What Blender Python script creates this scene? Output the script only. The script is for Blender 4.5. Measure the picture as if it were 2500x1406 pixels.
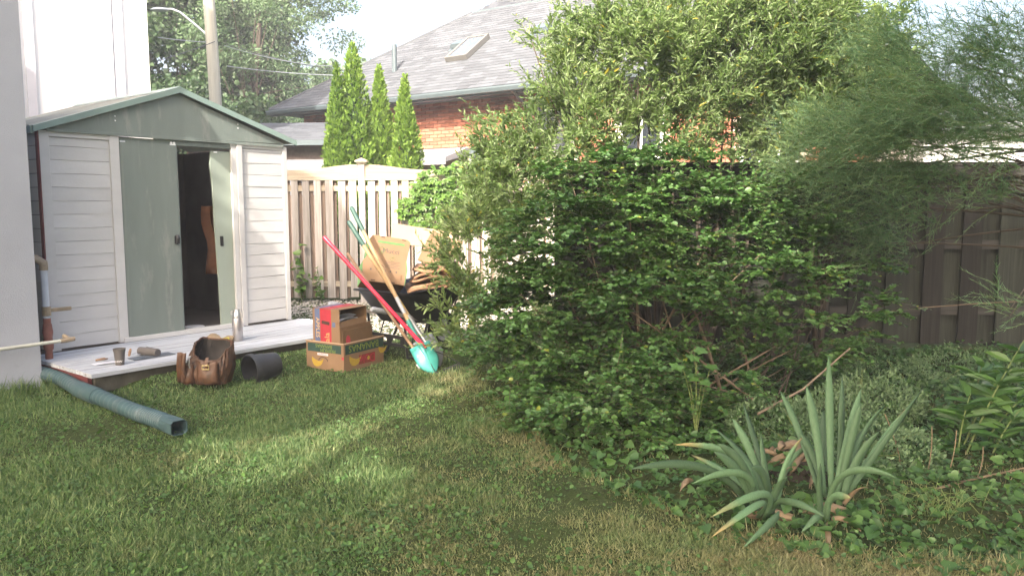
import bpy, math, random
import numpy as np
from mathutils import Vector, Matrix, Euler

for o in list(bpy.data.objects):
    bpy.data.objects.remove(o)
random.seed(7)
rng = np.random.default_rng(11)
S = bpy.context.scene
C = S.collection
R = math.radians

# ------------------------------------------------------------------ camera
CAM_H, PITCH, FPX = 1.5, R(6.0), 1900.0
cam = bpy.data.cameras.new('camera')
cam.sensor_width = 36.0
cam.lens = FPX / 2500.0 * 36.0
cam.clip_start, cam.clip_end = 0.05, 900.0
camo = bpy.data.objects.new('camera', cam)
C.objects.link(camo)
camo.location = (0, 0, CAM_H)
camo.rotation_euler = (R(90) - PITCH, 0, 0)
S.camera = camo

# ------------------------------------------------------------------ sky + sun
SUN_EL = R(36.0)
TRAVEL = (0.36, 0.933)                       # the way the sunlight travels over the ground
w = bpy.data.worlds.new('World')
S.world = w
w.use_nodes = True
nt = w.node_tree
sky = nt.nodes.new('ShaderNodeTexSky')
sky.sky_type = 'NISHITA'
sky.sun_disc = False
sky.sun_elevation = SUN_EL
sky.sun_rotation = math.atan2(-TRAVEL[0], -TRAVEL[1])
sky.air_density = 1.0
sky.dust_density = 10.0
sky.ozone_density = 1.0
bg = nt.nodes['Background']
bg.inputs['Strength'].default_value = 0.15
nt.links.new(sky.outputs[0], bg.inputs['Color'])

sun = bpy.data.lights.new('sun', 'SUN')
sun.energy = 2.6
sun.angle = R(0.55)
sun.color = (1.0, 0.93, 0.82)
suno = bpy.data.objects.new('sun', sun)
C.objects.link(suno)
suno.location = (-8, -20, 18)
suno.rotation_euler = Vector((TRAVEL[0] * math.cos(SUN_EL), TRAVEL[1] * math.cos(SUN_EL), -math.sin(SUN_EL))).to_track_quat('-Z', 'Y').to_euler()

S.view_settings.view_transform = 'Standard'
S.view_settings.look = 'None'
S.view_settings.gamma = 1.0
S.view_settings.use_curve_mapping = False
S.view_settings.exposure = 2.25

# ------------------------------------------------------------------ helpers
def ray(u, v):
    x, y = (u - 1250) / FPX, (703 - v) / FPX
    return Vector((x, math.cos(PITCH) + y * math.sin(PITCH), -math.sin(PITCH) + y * math.cos(PITCH)))
def at(u, v, Y):                              # point of the place at depth Y
    d = ray(u, v)
    t = Y / d.y
    return Vector((d.x * t, Y, CAM_H + d.z * t))
def on_ground(u, v, z=0.0):
    d = ray(u, v)
    t = (z - CAM_H) / d.z
    return Vector((d.x * t, d.y * t, z))

def tag(o, label=None, cat=None, group=None, kind=None):
    if label: o['label'] = label
    if cat: o['category'] = cat
    if group: o['group'] = group
    if kind: o['kind'] = kind
    return o
def thing(name, label, cat, loc=(0, 0, 0), rz=0.0, group=None):
    o = bpy.data.objects.new(name, None)
    C.objects.link(o)
    o.empty_display_size = 0.1
    o.location = loc
    o.rotation_euler = (0, 0, rz)
    return tag(o, label, cat, group)
def place(name, mesh, parent=None, mat=None):
    o = bpy.data.objects.new(name, mesh)
    C.objects.link(o)
    if parent: o.parent = parent
    if mat is not None and not mesh.materials: mesh.materials.append(mat)
    return o

class B:
    def __init__(s):
        s.v, s.f = [], []
    def add(s, vs, fs, M=None):
        k = len(s.v)
        for p in vs:
            s.v.append(tuple(M @ Vector(p)) if M is not None else tuple(p))
        for f in fs:
            s.f.append(tuple(i + k for i in f))
        return s
    def box(s, x0, x1, y0, y1, z0, z1, M=None):
        vs = [(x0, y0, z0), (x1, y0, z0), (x1, y1, z0), (x0, y1, z0), (x0, y0, z1), (x1, y0, z1), (x1, y1, z1), (x0, y1, z1)]
        return s.add(vs, [(0, 3, 2, 1), (4, 5, 6, 7), (0, 1, 5, 4), (1, 2, 6, 5), (2, 3, 7, 6), (3, 0, 4, 7)], M)
    def prism(s, poly, a0, a1, axis='y', M=None):
        n = len(poly)
        def pt(p, a):
            return (p[0], a, p[1]) if axis == 'y' else ((a, p[0], p[1]) if axis == 'x' else (p[0], p[1], a))
        vs = [pt(p, a0) for p in poly] + [pt(p, a1) for p in poly]
        fs = [tuple(range(n)), tuple(range(2 * n - 1, n - 1, -1))]
        fs += [(i, n + i, n + (i + 1) % n, (i + 1) % n) for i in range(n)]
        return s.add(vs, fs, M)
    def tube(s, pts, r, n=8, cap=True, M=None):
        pts = [Vector(p) for p in pts]
        rs = list(r) if hasattr(r, '__len__') else [r] * len(pts)
        vs, fs, prev = [], [], None
        for i, p in enumerate(pts):
            d = (pts[min(i + 1, len(pts) - 1)] - pts[max(i - 1, 0)])
            if d.length < 1e-9: d = Vector((0, 0, 1))
            d.normalize()
            if prev is None:
                a = d.orthogonal().normalized()
            else:
                a = (prev - d * prev.dot(d))
                a = a.normalized() if a.length > 1e-6 else d.orthogonal().normalized()
            prev = a
            b = d.cross(a)
            for k in range(n):
                t = 2 * math.pi * k / n
                vs.append(p + (a * math.cos(t) + b * math.sin(t)) * rs[i])
        for i in range(len(pts) - 1):
            for k in range(n):
                k2 = (k + 1) % n
                fs.append((i * n + k, i * n + k2, (i + 1) * n + k2, (i + 1) * n + k))
        if cap:
            fs.append(tuple(range(n - 1, -1, -1)))
            fs.append(tuple(range((len(pts) - 1) * n, len(pts) * n)))
        return s.add(vs, fs, M)
    def lathe(s, prof, n=20, M=None, cap0=False, cap1=False):
        vs, fs = [], []
        for r_, z in prof:
            for k in range(n):
                t = 2 * math.pi * k / n
                vs.append((r_ * math.cos(t), r_ * math.sin(t), z))
        for i in range(len(prof) - 1):
            for k in range(n):
                k2 = (k + 1) % n
                fs.append((i * n + k, i * n + k2, (i + 1) * n + k2, (i + 1) * n + k))
        if cap0: fs.append(tuple(range(n - 1, -1, -1)))
        if cap1: fs.append(tuple(range((len(prof) - 1) * n, len(prof) * n)))
        return s.add(vs, fs, M)
    def grid(s, nx, ny, fn, M=None):
        vs = [fn(i / nx, j / ny) for j in range(ny + 1) for i in range(nx + 1)]
        fs = [(j * (nx + 1) + i, j * (nx + 1) + i + 1, (j + 1) * (nx + 1) + i + 1, (j + 1) * (nx + 1) + i) for j in range(ny) for i in range(nx)]
        return s.add(vs, fs, M)
    def mesh(s, name, smooth=False):
        m = bpy.data.meshes.new(name)
        m.from_pydata(s.v, [], s.f)
        m.validate()
        if smooth:
            m.polygons.foreach_set('use_smooth', [True] * len(m.polygons))
        m.update()
        return m
    def build(s, name, mat, parent=None, smooth=False, bevel=0.0, solid=0.0):
        m = s.mesh(name, smooth)
        m.materials.append(mat)
        o = place(name, m, parent)
        if solid:
            md = o.modifiers.new('thick', 'SOLIDIFY')
            md.thickness = solid
            md.offset = 0
        if bevel:
            md = o.modifiers.new('bevel', 'BEVEL')
            md.width = bevel
            md.segments = 2
            md.limit_method = 'ANGLE'
        if smooth and (bevel or True):
            m.set_sharp_from_angle(angle=R(42))
        return o

def np_mesh(name, verts, loops, sizes, mat, parent=None, smooth=False):
    verts = np.asarray(verts, dtype=np.float32).reshape(-1, 3)
    loops = np.asarray(loops, dtype=np.int32).ravel()
    sizes = np.asarray(sizes, dtype=np.int32)
    m = bpy.data.meshes.new(name)
    m.vertices.add(len(verts))
    m.vertices.foreach_set('co', verts.ravel())
    m.loops.add(len(loops))
    m.loops.foreach_set('vertex_index', loops)
    m.polygons.add(len(sizes))
    st = np.zeros(len(sizes), dtype=np.int32)
    st[1:] = np.cumsum(sizes)[:-1]
    m.polygons.foreach_set('loop_start', st)
    m.polygons.foreach_set('loop_total', sizes)
    if smooth: m.polygons.foreach_set('use_smooth', np.ones(len(sizes), dtype=bool))
    m.update(calc_edges=True)
    m.materials.append(mat)
    return place(name, m, parent)

def unit(a):
    return a / np.maximum(np.linalg.norm(a, axis=-1, keepdims=True), 1e-9)

# leaf templates: x = side, y = along, z = up, unit length
def leaf_tpl(half, z=0.10):                     # half: list of (side, along) from base to tip
    n = len(half)
    vs = [(0, 0, 0), (0, 1.0, -0.04)]
    L = [(-a, b, z * a * 2.2) for a, b in half]
    Rr = [(a, b, z * a * 2.2) for a, b in half]
    vs += L + Rr
    return np.array(vs), [[0] + [2 + i for i in range(n)] + [1], [1] + [2 + n + i for i in range(n - 1, -1, -1)] + [0]]
ROUND = leaf_tpl([(0.34, 0.14), (0.46, 0.48), (0.30, 0.84)], 0.16)
HEART = leaf_tpl([(0.42, -0.08), (0.55, 0.28), (0.30, 0.70)], 0.18)
LANCE = leaf_tpl([(0.13, 0.30), (0.11, 0.66)], 0.3)
OVAL = leaf_tpl([(0.20, 0.28), (0.22, 0.58)], 0.2)
SPRIG = (np.array([(-.16, 0, 0), (.16, 0, 0), (.24, .6, .05), (0, 1, 0), (-.24, .6, .05)]), [[0, 1, 2, 3, 4]])

def leaves(name, tpl, pos, d, n, size, mat, parent=None):
    tv, tf = tpl
    pos, d, n = np.asarray(pos, float), unit(np.asarray(d, float)), np.asarray(n, float)
    side = unit(np.cross(d, n))
    nn = np.cross(side, d)
    size = np.asarray(size, float)[:, None, None]
    V = pos[:, None, :] + size * (tv[None, :, 0:1] * side[:, None, :] + tv[None, :, 1:2] * d[:, None, :] + tv[None, :, 2:3] * nn[:, None, :])
    k = len(tv)
    N = len(pos)
    loops1 = np.concatenate([np.array(f) for f in tf])
    sizes1 = np.array([len(f) for f in tf])
    loops = (loops1[None, :] + (np.arange(N) * k)[:, None]).ravel()
    return np_mesh(name, V.reshape(-1, 3), loops, np.tile(sizes1, N), mat, parent)

# ------------------------------------------------------------------ materials
MATS = {}
def nodes(name):
    m = bpy.data.materials.new(name)
    m.use_nodes = True
    t = m.node_tree
    p = t.nodes['Principled BSDF']
    return m, t, p
def ramp(t, fac, stops):
    r = t.nodes.new('ShaderNodeValToRGB')
    el = r.color_ramp.elements
    while len(el) < len(stops): el.new(0.5)
    for e, (p, c) in zip(el, stops):
        e.position = p
        e.color = (*c, 1) if len(c) == 3 else c
    t.links.new(fac, r.inputs[0])
    return r.outputs[0]
def noise(t, scale, detail=4, rough=0.55, vec=None, dist=0.0):
    n = t.nodes.new('ShaderNodeTexNoise')
    n.inputs['Scale'].default_value = scale
    n.inputs['Detail'].default_value = detail
    n.inputs['Roughness'].default_value = rough
    n.inputs['Distortion'].default_value = dist
    if vec is not None: t.links.new(vec, n.inputs['Vector'])
    return n.outputs[0]
def coord(t, sc=(1, 1, 1), kind='Object'):
    c = t.nodes.new('ShaderNodeTexCoord')
    m = t.nodes.new('ShaderNodeMapping')
    m.inputs['Scale'].default_value = sc
    t.links.new(c.outputs[kind], m.inputs[0])
    return m.outputs[0]
def wpos(t, sc=(1, 1, 1)):
    c = t.nodes.new('ShaderNodeNewGeometry')
    m = t.nodes.new('ShaderNodeMapping')
    m.inputs['Scale'].default_value = sc
    t.links.new(c.outputs['Position'], m.inputs[0])
    return m.outputs[0]
def math_(t, op, a, b=None, clamp=False):
    n = t.nodes.new('ShaderNodeMath')
    n.operation = op
    n.use_clamp = clamp
    for i, x in enumerate((a, b)):
        if x is None: continue
        if isinstance(x, (int, float)): n.inputs[i].default_value = x
        else: t.links.new(x, n.inputs[i])
    return n.outputs[0]
def mix(t, fac, a, b, mode='MIX'):
    n = t.nodes.new('ShaderNodeMix')
    n.data_type = 'RGBA'
    n.blend_type = mode
    for i, x in ((0, fac), (6, a), (7, b)):
        if isinstance(x, (int, float)): n.inputs[i].default_value = x
        elif isinstance(x, tuple): n.inputs[i].default_value = (*x, 1)
        else: t.links.new(x, n.inputs[i])
    return n.outputs[2]
def bump(t, p, h, strength=0.3, dist=0.01):
    b = t.nodes.new('ShaderNodeBump')
    b.inputs['Strength'].default_value = strength
    b.inputs['Distance'].default_value = dist
    t.links.new(h, b.inputs['Height'])
    t.links.new(b.outputs[0], p.inputs['Normal'])
def rand(t):                                    # one random number for each joined piece or object
    g = t.nodes.new('ShaderNodeNewGeometry')
    o = t.nodes.new('ShaderNodeObjectInfo')
    return math_(t, 'FRACT', math_(t, 'ADD', g.outputs['Random Per Island'], o.outputs['Random']))
def sc(c, k): return tuple(min(1.0, x * k) for x in c)

def plain(name, col, rough=0.6, var=0.18, scale=6.0, bumpk=0.25, bscale=60.0, metal=0.0, piece=0.0, dirt=None, spec=0.4, stretch=(1, 1, 1)):
    m, t, p = nodes(name)
    v = coord(t, stretch)
    n1 = noise(t, scale, 6, 0.6, v)
    c = ramp(t, n1, [(0.25, sc(col, 1 - var)), (0.75, sc(col, 1 + var))])
    if dirt:
        n3 = noise(t, dirt[1], 8, 0.7, v)
        c = mix(t, ramp(t, n3, [(dirt[2], (0, 0, 0)), (dirt[2] + 0.14, (1, 1, 1))]), c, dirt[0])
    if piece:
        r = rand(t)
        k = math_(t, 'MULTIPLY_ADD', r, 2 * piece)
        k.node.inputs[2].default_value = 1 - piece
        g = t.nodes.new('ShaderNodeCombineColor')
        for i in range(3): t.links.new(k, g.inputs[i])
        c = mix(t, 1.0, c, g.outputs[0], 'MULTIPLY')
    t.links.new(c, p.inputs['Base Color'])
    p.inputs['Roughness'].default_value = rough
    p.inputs['Metallic'].default_value = metal
    p.inputs['Specular IOR Level'].default_value = spec
    if bumpk: bump(t, p, noise(t, bscale, 5, 0.6, v), bumpk, 0.004)
    return m

def wood(name, dark, light, axis='z', rough=0.75, piece=0.12, knot=True, grain=1.0, lo=0.3, hi=0.7):
    m, t, p = nodes(name)
    s_ = [34.0 * grain] * 3
    s_['xyz'.index(axis)] = 1.4 * grain
    v = coord(t, tuple(s_))
    oi = t.nodes.new('ShaderNodeObjectInfo')
    off = t.nodes.new('ShaderNodeVectorMath')
    off.operation = 'ADD'
    t.links.new(v, off.inputs[0])
    cx = t.nodes.new('ShaderNodeCombineXYZ')
    k = math_(t, 'MULTIPLY', oi.outputs['Random'], 97.0)
    for i in range(3): t.links.new(k, cx.inputs[i])
    t.links.new(cx.outputs[0], off.inputs[1])
    n1 = noise(t, 1.0, 7, 0.65, off.outputs[0], 0.6)
    c = ramp(t, n1, [(lo, dark), (hi, light)])
    r = rand(t)
    kk = math_(t, 'MULTIPLY_ADD', r, 2 * piece)
    kk.node.inputs[2].default_value = 1 - piece
    g = t.nodes.new('ShaderNodeCombineColor')
    for i in range(3): t.links.new(kk, g.inputs[i])
    c = mix(t, 1.0, c, g.outputs[0], 'MULTIPLY')
    t.links.new(c, p.inputs['Base Color'])
    p.inputs['Roughness'].default_value = rough
    p.inputs['Specular IOR Level'].default_value = 0.25
    bump(t, p, n1, 0.35, 0.004)
    return m

def leafy(name, dark, light, rough=0.45, trans=0.35, yellow=None, spec=0.4, big=1.2):
    m, t, p = nodes(name)
    r = rand(t)
    n1 = noise(t, big, 3, 0.5, wpos(t))
    f = math_(t, 'ADD', math_(t, 'MULTIPLY', r, 0.55), math_(t, 'MULTIPLY', n1, 0.75))
    f = math_(t, 'SUBTRACT', f, 0.08)
    stops = [(0.15, dark), (0.9, light)]
    c = ramp(t, f, stops)
    if yellow:
        c = mix(t, ramp(t, r, [(0.986, (0, 0, 0)), (0.990, (1, 1, 1))]), c, yellow)
    t.links.new(c, p.inputs['Base Color'])
    p.inputs['Roughness'].default_value = rough
    p.inputs['Specular IOR Level'].default_value = spec
    if trans:
        tr = t.nodes.new('ShaderNodeBsdfTranslucent')
        t.links.new(mix(t, 1.0, c, (1.1, 1.25, 0.7), 'MULTIPLY'), tr.inputs[0])
        ms = t.nodes.new('ShaderNodeMixShader')
        ms.inputs[0].default_value = trans
        t.links.new(p.outputs[0], ms.inputs[1])
        t.links.new(tr.outputs[0], ms.inputs[2])
        t.links.new(ms.outputs[0], t.nodes['Material Output'].inputs['Surface'])
    return m

def text(name, body, size, mat, parent, M, extrude=0.0006, xs=1.0):
    cu = bpy.data.curves.new(name, 'FONT')
    cu.body = body
    cu.size = size
    cu.extrude = extrude
    cu.align_x = 'CENTER'
    cu.align_y = 'CENTER'
    cu.resolution_u = 2
    o = bpy.data.objects.new(name, cu)
    C.objects.link(o)
    dg = bpy.context.evaluated_depsgraph_get()
    me = bpy.data.meshes.new_from_object(o.evaluated_get(dg))
    bpy.data.objects.remove(o)
    me.transform(Matrix.Diagonal((xs, 1, 1, 1)))
    me.materials.clear()
    me.materials.append(mat)
    q = place(name, me, parent)
    q.matrix_local = M
    return q
# ------------------------------------------------------------------ material library
m_stucco = plain('stucco', (0.33, 0.345, 0.385), 0.9, 0.10, 1.0, 0.9, 110, spec=0.2, dirt=((0.25, 0.25, 0.26), 1.6, 0.60))
m_white = plain('white_wall', (0.80, 0.79, 0.78), 0.85, 0.04, 0.8, 0.2, 60, spec=0.2)
m_whitegrey = plain('grey_trim', (0.42, 0.42, 0.46), 0.8, 0.06)
m_paint = plain('white_board_paint', (0.47, 0.465, 0.46), 0.6, 0.07, 3.0, 0.25, 45, piece=0.04, dirt=((0.36, 0.33, 0.30), 9.0, 0.70), stretch=(1, 1, 2.2))
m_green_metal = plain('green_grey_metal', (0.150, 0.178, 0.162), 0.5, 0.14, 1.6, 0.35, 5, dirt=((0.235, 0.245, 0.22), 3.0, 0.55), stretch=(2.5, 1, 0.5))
m_green_trim = plain('green_trim', (0.19, 0.26, 0.235), 0.45, 0.12, 4.0, 0.08)
m_roof_rib = plain('shed_roof_paint', (0.34, 0.33, 0.27), 0.6, 0.15, 3.0, 0.1, piece=0.1)
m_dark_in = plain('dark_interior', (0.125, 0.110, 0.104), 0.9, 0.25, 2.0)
m_redbrown = plain('red_brown_edge', (0.13, 0.035, 0.035), 0.6, 0.2)
m_black = plain('black_plastic', (0.022, 0.022, 0.024), 0.45, 0.25, 6.0, 0.1)
m_chrome = plain('bare_steel', (0.55, 0.55, 0.56), 0.3, 0.08, 5.0, 0.03, metal=0.9)
m_orange = plain('orange_cloth', (0.20, 0.085, 0.04), 0.85, 0.2)
m_brick = plain('red_brick', (0.36, 0.140, 0.088), 0.85, 0.15, 9.0, 0.5, 60, piece=0.34, spec=0.2)
m_mortar = plain('mortar', (0.50, 0.44, 0.36), 0.95, 0.12, 8.0, 0.4)
m_shingle = plain('asphalt_shingle', (0.086, 0.092, 0.103), 0.92, 0.12, 12.0, 0.5, 220, piece=0.22, spec=0.2)
m_shingle_dark = plain('dark_asphalt_shingle', (0.064, 0.068, 0.078), 0.92, 0.12, 12.0, 0.5, 220, piece=0.2, spec=0.2)
m_gutter = plain('dark_gutter_metal', (0.085, 0.11, 0.12), 0.4, 0.1)
m_soffit = plain('soffit_grey', (0.20, 0.20, 0.22), 0.8, 0.06)
m_frame = plain('beige_window_frame', (0.125, 0.122, 0.115), 0.6, 0.08)
m_winwhite = plain('white_window_frame', (0.72, 0.72, 0.72), 0.5, 0.05)
m_siding = plain('grey_siding', (0.22, 0.225, 0.25), 0.7, 0.05)
m_concrete = plain('concrete', (0.30, 0.29, 0.27), 0.95, 0.2, 4.0, 0.5)
m_fence = wood('weathered_cedar', (0.235, 0.205, 0.18), (0.46, 0.425, 0.39), 'z', piece=0.26)
m_fence_h = wood('weathered_cedar_rail', (0.26, 0.21, 0.15), (0.44, 0.38, 0.29), 'x', piece=0.08)
m_fence_red = wood('reddish_cedar', (0.15, 0.105, 0.08), (0.30, 0.225, 0.175), 'z', piece=0.15)
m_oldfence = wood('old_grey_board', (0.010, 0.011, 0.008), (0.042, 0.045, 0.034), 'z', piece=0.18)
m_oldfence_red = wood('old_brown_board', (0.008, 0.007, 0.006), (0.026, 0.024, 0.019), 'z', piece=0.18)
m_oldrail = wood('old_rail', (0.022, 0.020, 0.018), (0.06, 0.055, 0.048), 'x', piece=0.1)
m_deck = wood('worn_white_plank', (0.10, 0.09, 0.085), (0.40, 0.42, 0.45), 'x', piece=0.10, lo=0.28, hi=0.50)
m_deckrim = wood('deck_edge_wood', (0.20, 0.16, 0.12), (0.50, 0.47, 0.42), 'x')
m_glass, _t, _p = nodes('window_glass')
_p.inputs['Base Color'].default_value = (0.02, 0.025, 0.03, 1)
_p.inputs['Roughness'].default_value = 0.06
_p.inputs['Specular IOR Level'].default_value = 0.8
m_skyglass = plain('skylight_glass', (0.10, 0.12, 0.15), 0.05, 0.05, bumpk=0, spec=1.0)
m_pole = wood('pole_wood', (0.34, 0.31, 0.24), (0.52, 0.49, 0.40), 'z', grain=0.4)
m_galv = plain('galvanised', (0.55, 0.57, 0.60), 0.4, 0.08, metal=0.5)
m_bark = plain('bark', (0.10, 0.075, 0.055), 0.95, 0.35, 14.0, 0.8, 40)

# shed frame: x along its front, y into it
SA = R(52.43)
S0 = Vector((-4.123, 6.864, 0))
sd, sp_ = Vector((math.cos(SA), math.sin(SA), 0)), Vector((-math.sin(SA), math.cos(SA), 0))
def shed_w(x, y, z=0): return S0 + sd * x + sp_ * y + Vector((0, 0, z))
def to_shed(X, Y):
    a = np.asarray(X) - S0.x
    b = np.asarray(Y) - S0.y
    return a * sd.x + b * sd.y, a * sp_.x + b * sp_.y

def berm(X, Y):                                # the lawn rises a little against the deck
    sx, sy = to_shed(X, Y)
    d = np.maximum(0, -1.235 - sy)
    return 0.105 * np.exp(-(d / 0.26) ** 2) * np.clip((sx + 0.10) / 0.35, 0, 1) * np.clip((2.95 - sx) / 0.3, 0, 1) * np.clip((sy + 2.6) / 0.2, 0, 1) * np.clip((-1.0 - sy) / 0.1, 0, 1)

# ------------------------------------------------------------------ ground
m, t, p = nodes('lawn_soil')
v = wpos(t)
n1 = noise(t, 0.9, 5, 0.6, v)
n2 = noise(t, 26.0, 6, 0.7, v)
c1 = ramp(t, n2, [(0.3, (0.030, 0.028, 0.014)), (0.55, (0.050, 0.062, 0.020)), (0.8, (0.10, 0.095, 0.045))])
c2 = ramp(t, n2, [(0.3, (0.020, 0.030, 0.010)), (0.7, (0.045, 0.075, 0.020))])
t.links.new(mix(t, ramp(t, n1, [(0.35, (0, 0, 0)), (0.65, (1, 1, 1))]), c1, c2), p.inputs['Base Color'])
p.inputs['Roughness'].default_value = 1.0
p.inputs['Specular IOR Level'].default_value = 0.1
bump(t, p, n2, 0.6, 0.02)
m_soil = m
g = B()
g.grid(170, 170, lambda a, b: ((a - .5) * 24, b * 24 - 8, 0.010 * math.sin(3.1 * (a - .5) * 24 + 1) * math.sin(2.3 * b * 24) + float(berm((a - .5) * 24, b * 24 - 8))))
far = 420.0
k = len(g.v)
def rim(i): return k + i
g.v += [(-far, -far, -0.02), (far, -far, -0.02), (far, far, -0.02), (-far, far, -0.02), (-12, -8, -0.02), (12, -8, -0.02), (12, 16, -0.02), (-12, 16, -0.02)]
g.f += [(k, k + 1, k + 5, k + 4), (k + 1, k + 2, k + 6, k + 5), (k + 2, k + 3, k + 7, k + 6), (k + 3, k, k + 4, k + 7)]
ground = g.build('ground', m_soil, smooth=True)
tag(ground, kind='structure')

# ------------------------------------------------------------------ lawn grass (blades)
def bed_edge(X):            # near edge of the planting bed along Y for a given X
    return np.interp(X, [-0.9, -0.35, 0.05, 0.35, 0.7, 1.1, 1.6, 2.2, 3.2], [8.4, 6.9, 5.3, 4.35, 3.85, 3.45, 3.2, 3.1, 3.0])
def lawn_mask(X, Y):
    sx, sy = to_shed(X, Y)
    ok = ~((sx > -0.2) & (sx < 2.72) & (sy > -1.24) & (sy < 3))
    ok &= ~((sx < -0.28) & (sy > -0.50))
    return ok
N = 900000
Yb = 2.6 + 9.6 * rng.random(N) ** 1.9
Xb = (rng.random(N) * 2 - 1) * (0.78 * Yb + 0.5)
keep = lawn_mask(Xb, Yb) & (Xb < 3.6) & (Xb > -6.0)
inb = Yb > bed_edge(Xb)
keep &= (~inb) | (rng.random(N) < 0.06) | (Xb < -0.9)
gravel_zone = (Yb > 8.9 + 0.45 * np.sin(Xb * 5.0)) & (Xb < 0.2)
keep &= (~gravel_zone) | (rng.random(N) < 0.10)
pt_ = np.sin(Xb * 2.1 + 1.3 * np.sin(Yb * 1.7)) * np.sin(Yb * 2.6 + Xb) + 0.6 * np.sin(Xb * 7 + Yb * 3) * np.sin(Yb * 6.1 - Xb * 2)
pt_ = pt_ + 0.5 * np.sin(Xb * 13 + 2 * np.sin(Yb * 9)) * np.sin(Yb * 15 + 3 * np.sin(Xb * 8))
keep &= rng.random(N) < np.clip(0.62 + 0.42 * np.clip(pt_ + 0.4, -1.2, 1), 0.34, 1)
Xb, Yb, pt_ = Xb[keep], Yb[keep], pt_[keep]
N = len(Xb)
near_wall = np.exp(-((to_shed(Xb, Yb)[1] + 0.62) / 0.16) ** 2) * (to_shed(Xb, Yb)[0] < -0.2)
near_deck = np.exp(-((to_shed(Xb, Yb)[1] + 1.33) / 0.10) ** 2) * (0.55 + 0.45 * np.sin(Xb * 9 + Yb * 4)) * (to_shed(Xb, Yb)[0] > -0.3) * (to_shed(Xb, Yb)[0] < 2.8)
edge_t = np.exp(-((Yb - bed_edge(Xb)) / 0.10) ** 2) * (Xb > -0.4)
hgt = (0.012 + 0.018 * rng.random(N) + 0.028 * rng.random(N) ** 9) * (1 + 0.38 * pt_) + 0.05 * edge_t * rng.random(N) + 0.16 * near_wall * rng.random(N) + 0.06 * near_deck * rng.random(N) ** 1.5
wid = (0.0030 + 0.0022 * rng.random(N)) * (1 + 0.10 * (Yb - 3))
az = rng.random(N) * 2 * np.pi
ln = rng.random(N) * 1.15
base = np.stack([Xb, Yb, berm(Xb, Yb) - 0.006], 1)
side = np.stack([np.cos(az), np.sin(az), np.zeros(N)], 1)
az2 = rng.random(N) * 2 * np.pi
lean = np.stack([np.cos(az2) * ln, np.sin(az2) * ln, np.ones(N)], 1) * hgt[:, None]
V = np.stack([base - side * wid[:, None], base + side * wid[:, None], base + lean], 1).reshape(-1, 3)
m, t, p = nodes('grass_blade')
r = rand(t)
v = wpos(t)
n1 = noise(t, 0.55, 4, 0.6, v)
n2 = noise(t, 3.2, 4, 0.65, v)
sx_ = t.nodes.new('ShaderNodeSeparateXYZ')
t.links.new(v, sx_.inputs[0])
dry = math_(t, 'ADD', math_(t, 'MULTIPLY', sx_.outputs[0], 0.10), math_(t, 'ADD', math_(t, 'MULTIPLY', n1, 0.9), math_(t, 'MULTIPLY', n2, 0.75)))
gr = ramp(t, r, [(0.0, (0.060, 0.115, 0.042)), (0.6, (0.115, 0.182, 0.066)), (1.0, (0.220, 0.268, 0.118))])
dr = ramp(t, r, [(0.0, (0.125, 0.100, 0.052)), (0.5, (0.215, 0.190, 0.095)), (1.0, (0.36, 0.30, 0.18))])
cc = mix(t, ramp(t, dry, [(0.69, (0, 0, 0)), (1.08, (0.85, 0.85, 0.85))]), gr, dr)
t.links.new(cc, p.inputs['Base Color'])
p.inputs['Roughness'].default_value = 0.6
p.inputs['Specular IOR Level'].default_value = 0.25
tr = t.nodes.new('ShaderNodeBsdfTranslucent')
t.links.new(mix(t, 1.0, cc, (1.3, 1.3, 0.7), 'MULTIPLY'), tr.inputs[0])
ms = t.nodes.new('ShaderNodeMixShader')
ms.inputs[0].default_value = 0.3
t.links.new(p.outputs[0], ms.inputs[1])
t.links.new(tr.outputs[0], ms.inputs[2])
t.links.new(ms.outputs[0], t.nodes['Material Output'].inputs['Surface'])
m_grass = m
go = np_mesh('lawn_grass', V, np.arange(3 * N), np.full(N, 3), m_grass)
tag(go, 'short patchy green and straw coloured lawn grass in front of the shed', 'grass', kind='stuff')

# broad weeds in the lawn (clover, plantain)
m_weed = leafy('lawn_weed_leaf', (0.030, 0.075, 0.016), (0.085, 0.165, 0.035), 0.5, 0.3)
N = 26000
Yw = 2.7 + 4.6 * rng.random(N) ** 1.5
Xw = (rng.random(N) * 2 - 1) * (0.75 * Yw + 0.3)
kk = lawn_mask(Xw, Yw) & (Yw < bed_edge(Xw) + 0.1) & (rng.random(N) < np.clip(0.55 - 0.28 * Xw + 0.5 * np.sin(Xw * 3.3 + Yw) * np.sin(Yw * 4.1), 0.05, 1))
Xw, Yw = Xw[kk], Yw[kk]
N = len(Xw)
dd = rng.normal(size=(N, 3)) * (1, 1, 0.25) + (0, 0, 0.25)
wo = leaves('lawn_weeds', ROUND, np.stack([Xw, Yw, berm(Xw, Yw) + 0.008 + 0.016 * rng.random(N)], 1), dd, rng.normal(size=(N, 3)) * 0.35 + (0, 0, 1), 0.010 + 0.016 * rng.random(N), m_weed)
tag(wo, 'small round clover like weeds scattered through the lawn', 'weeds', kind='stuff')

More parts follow.
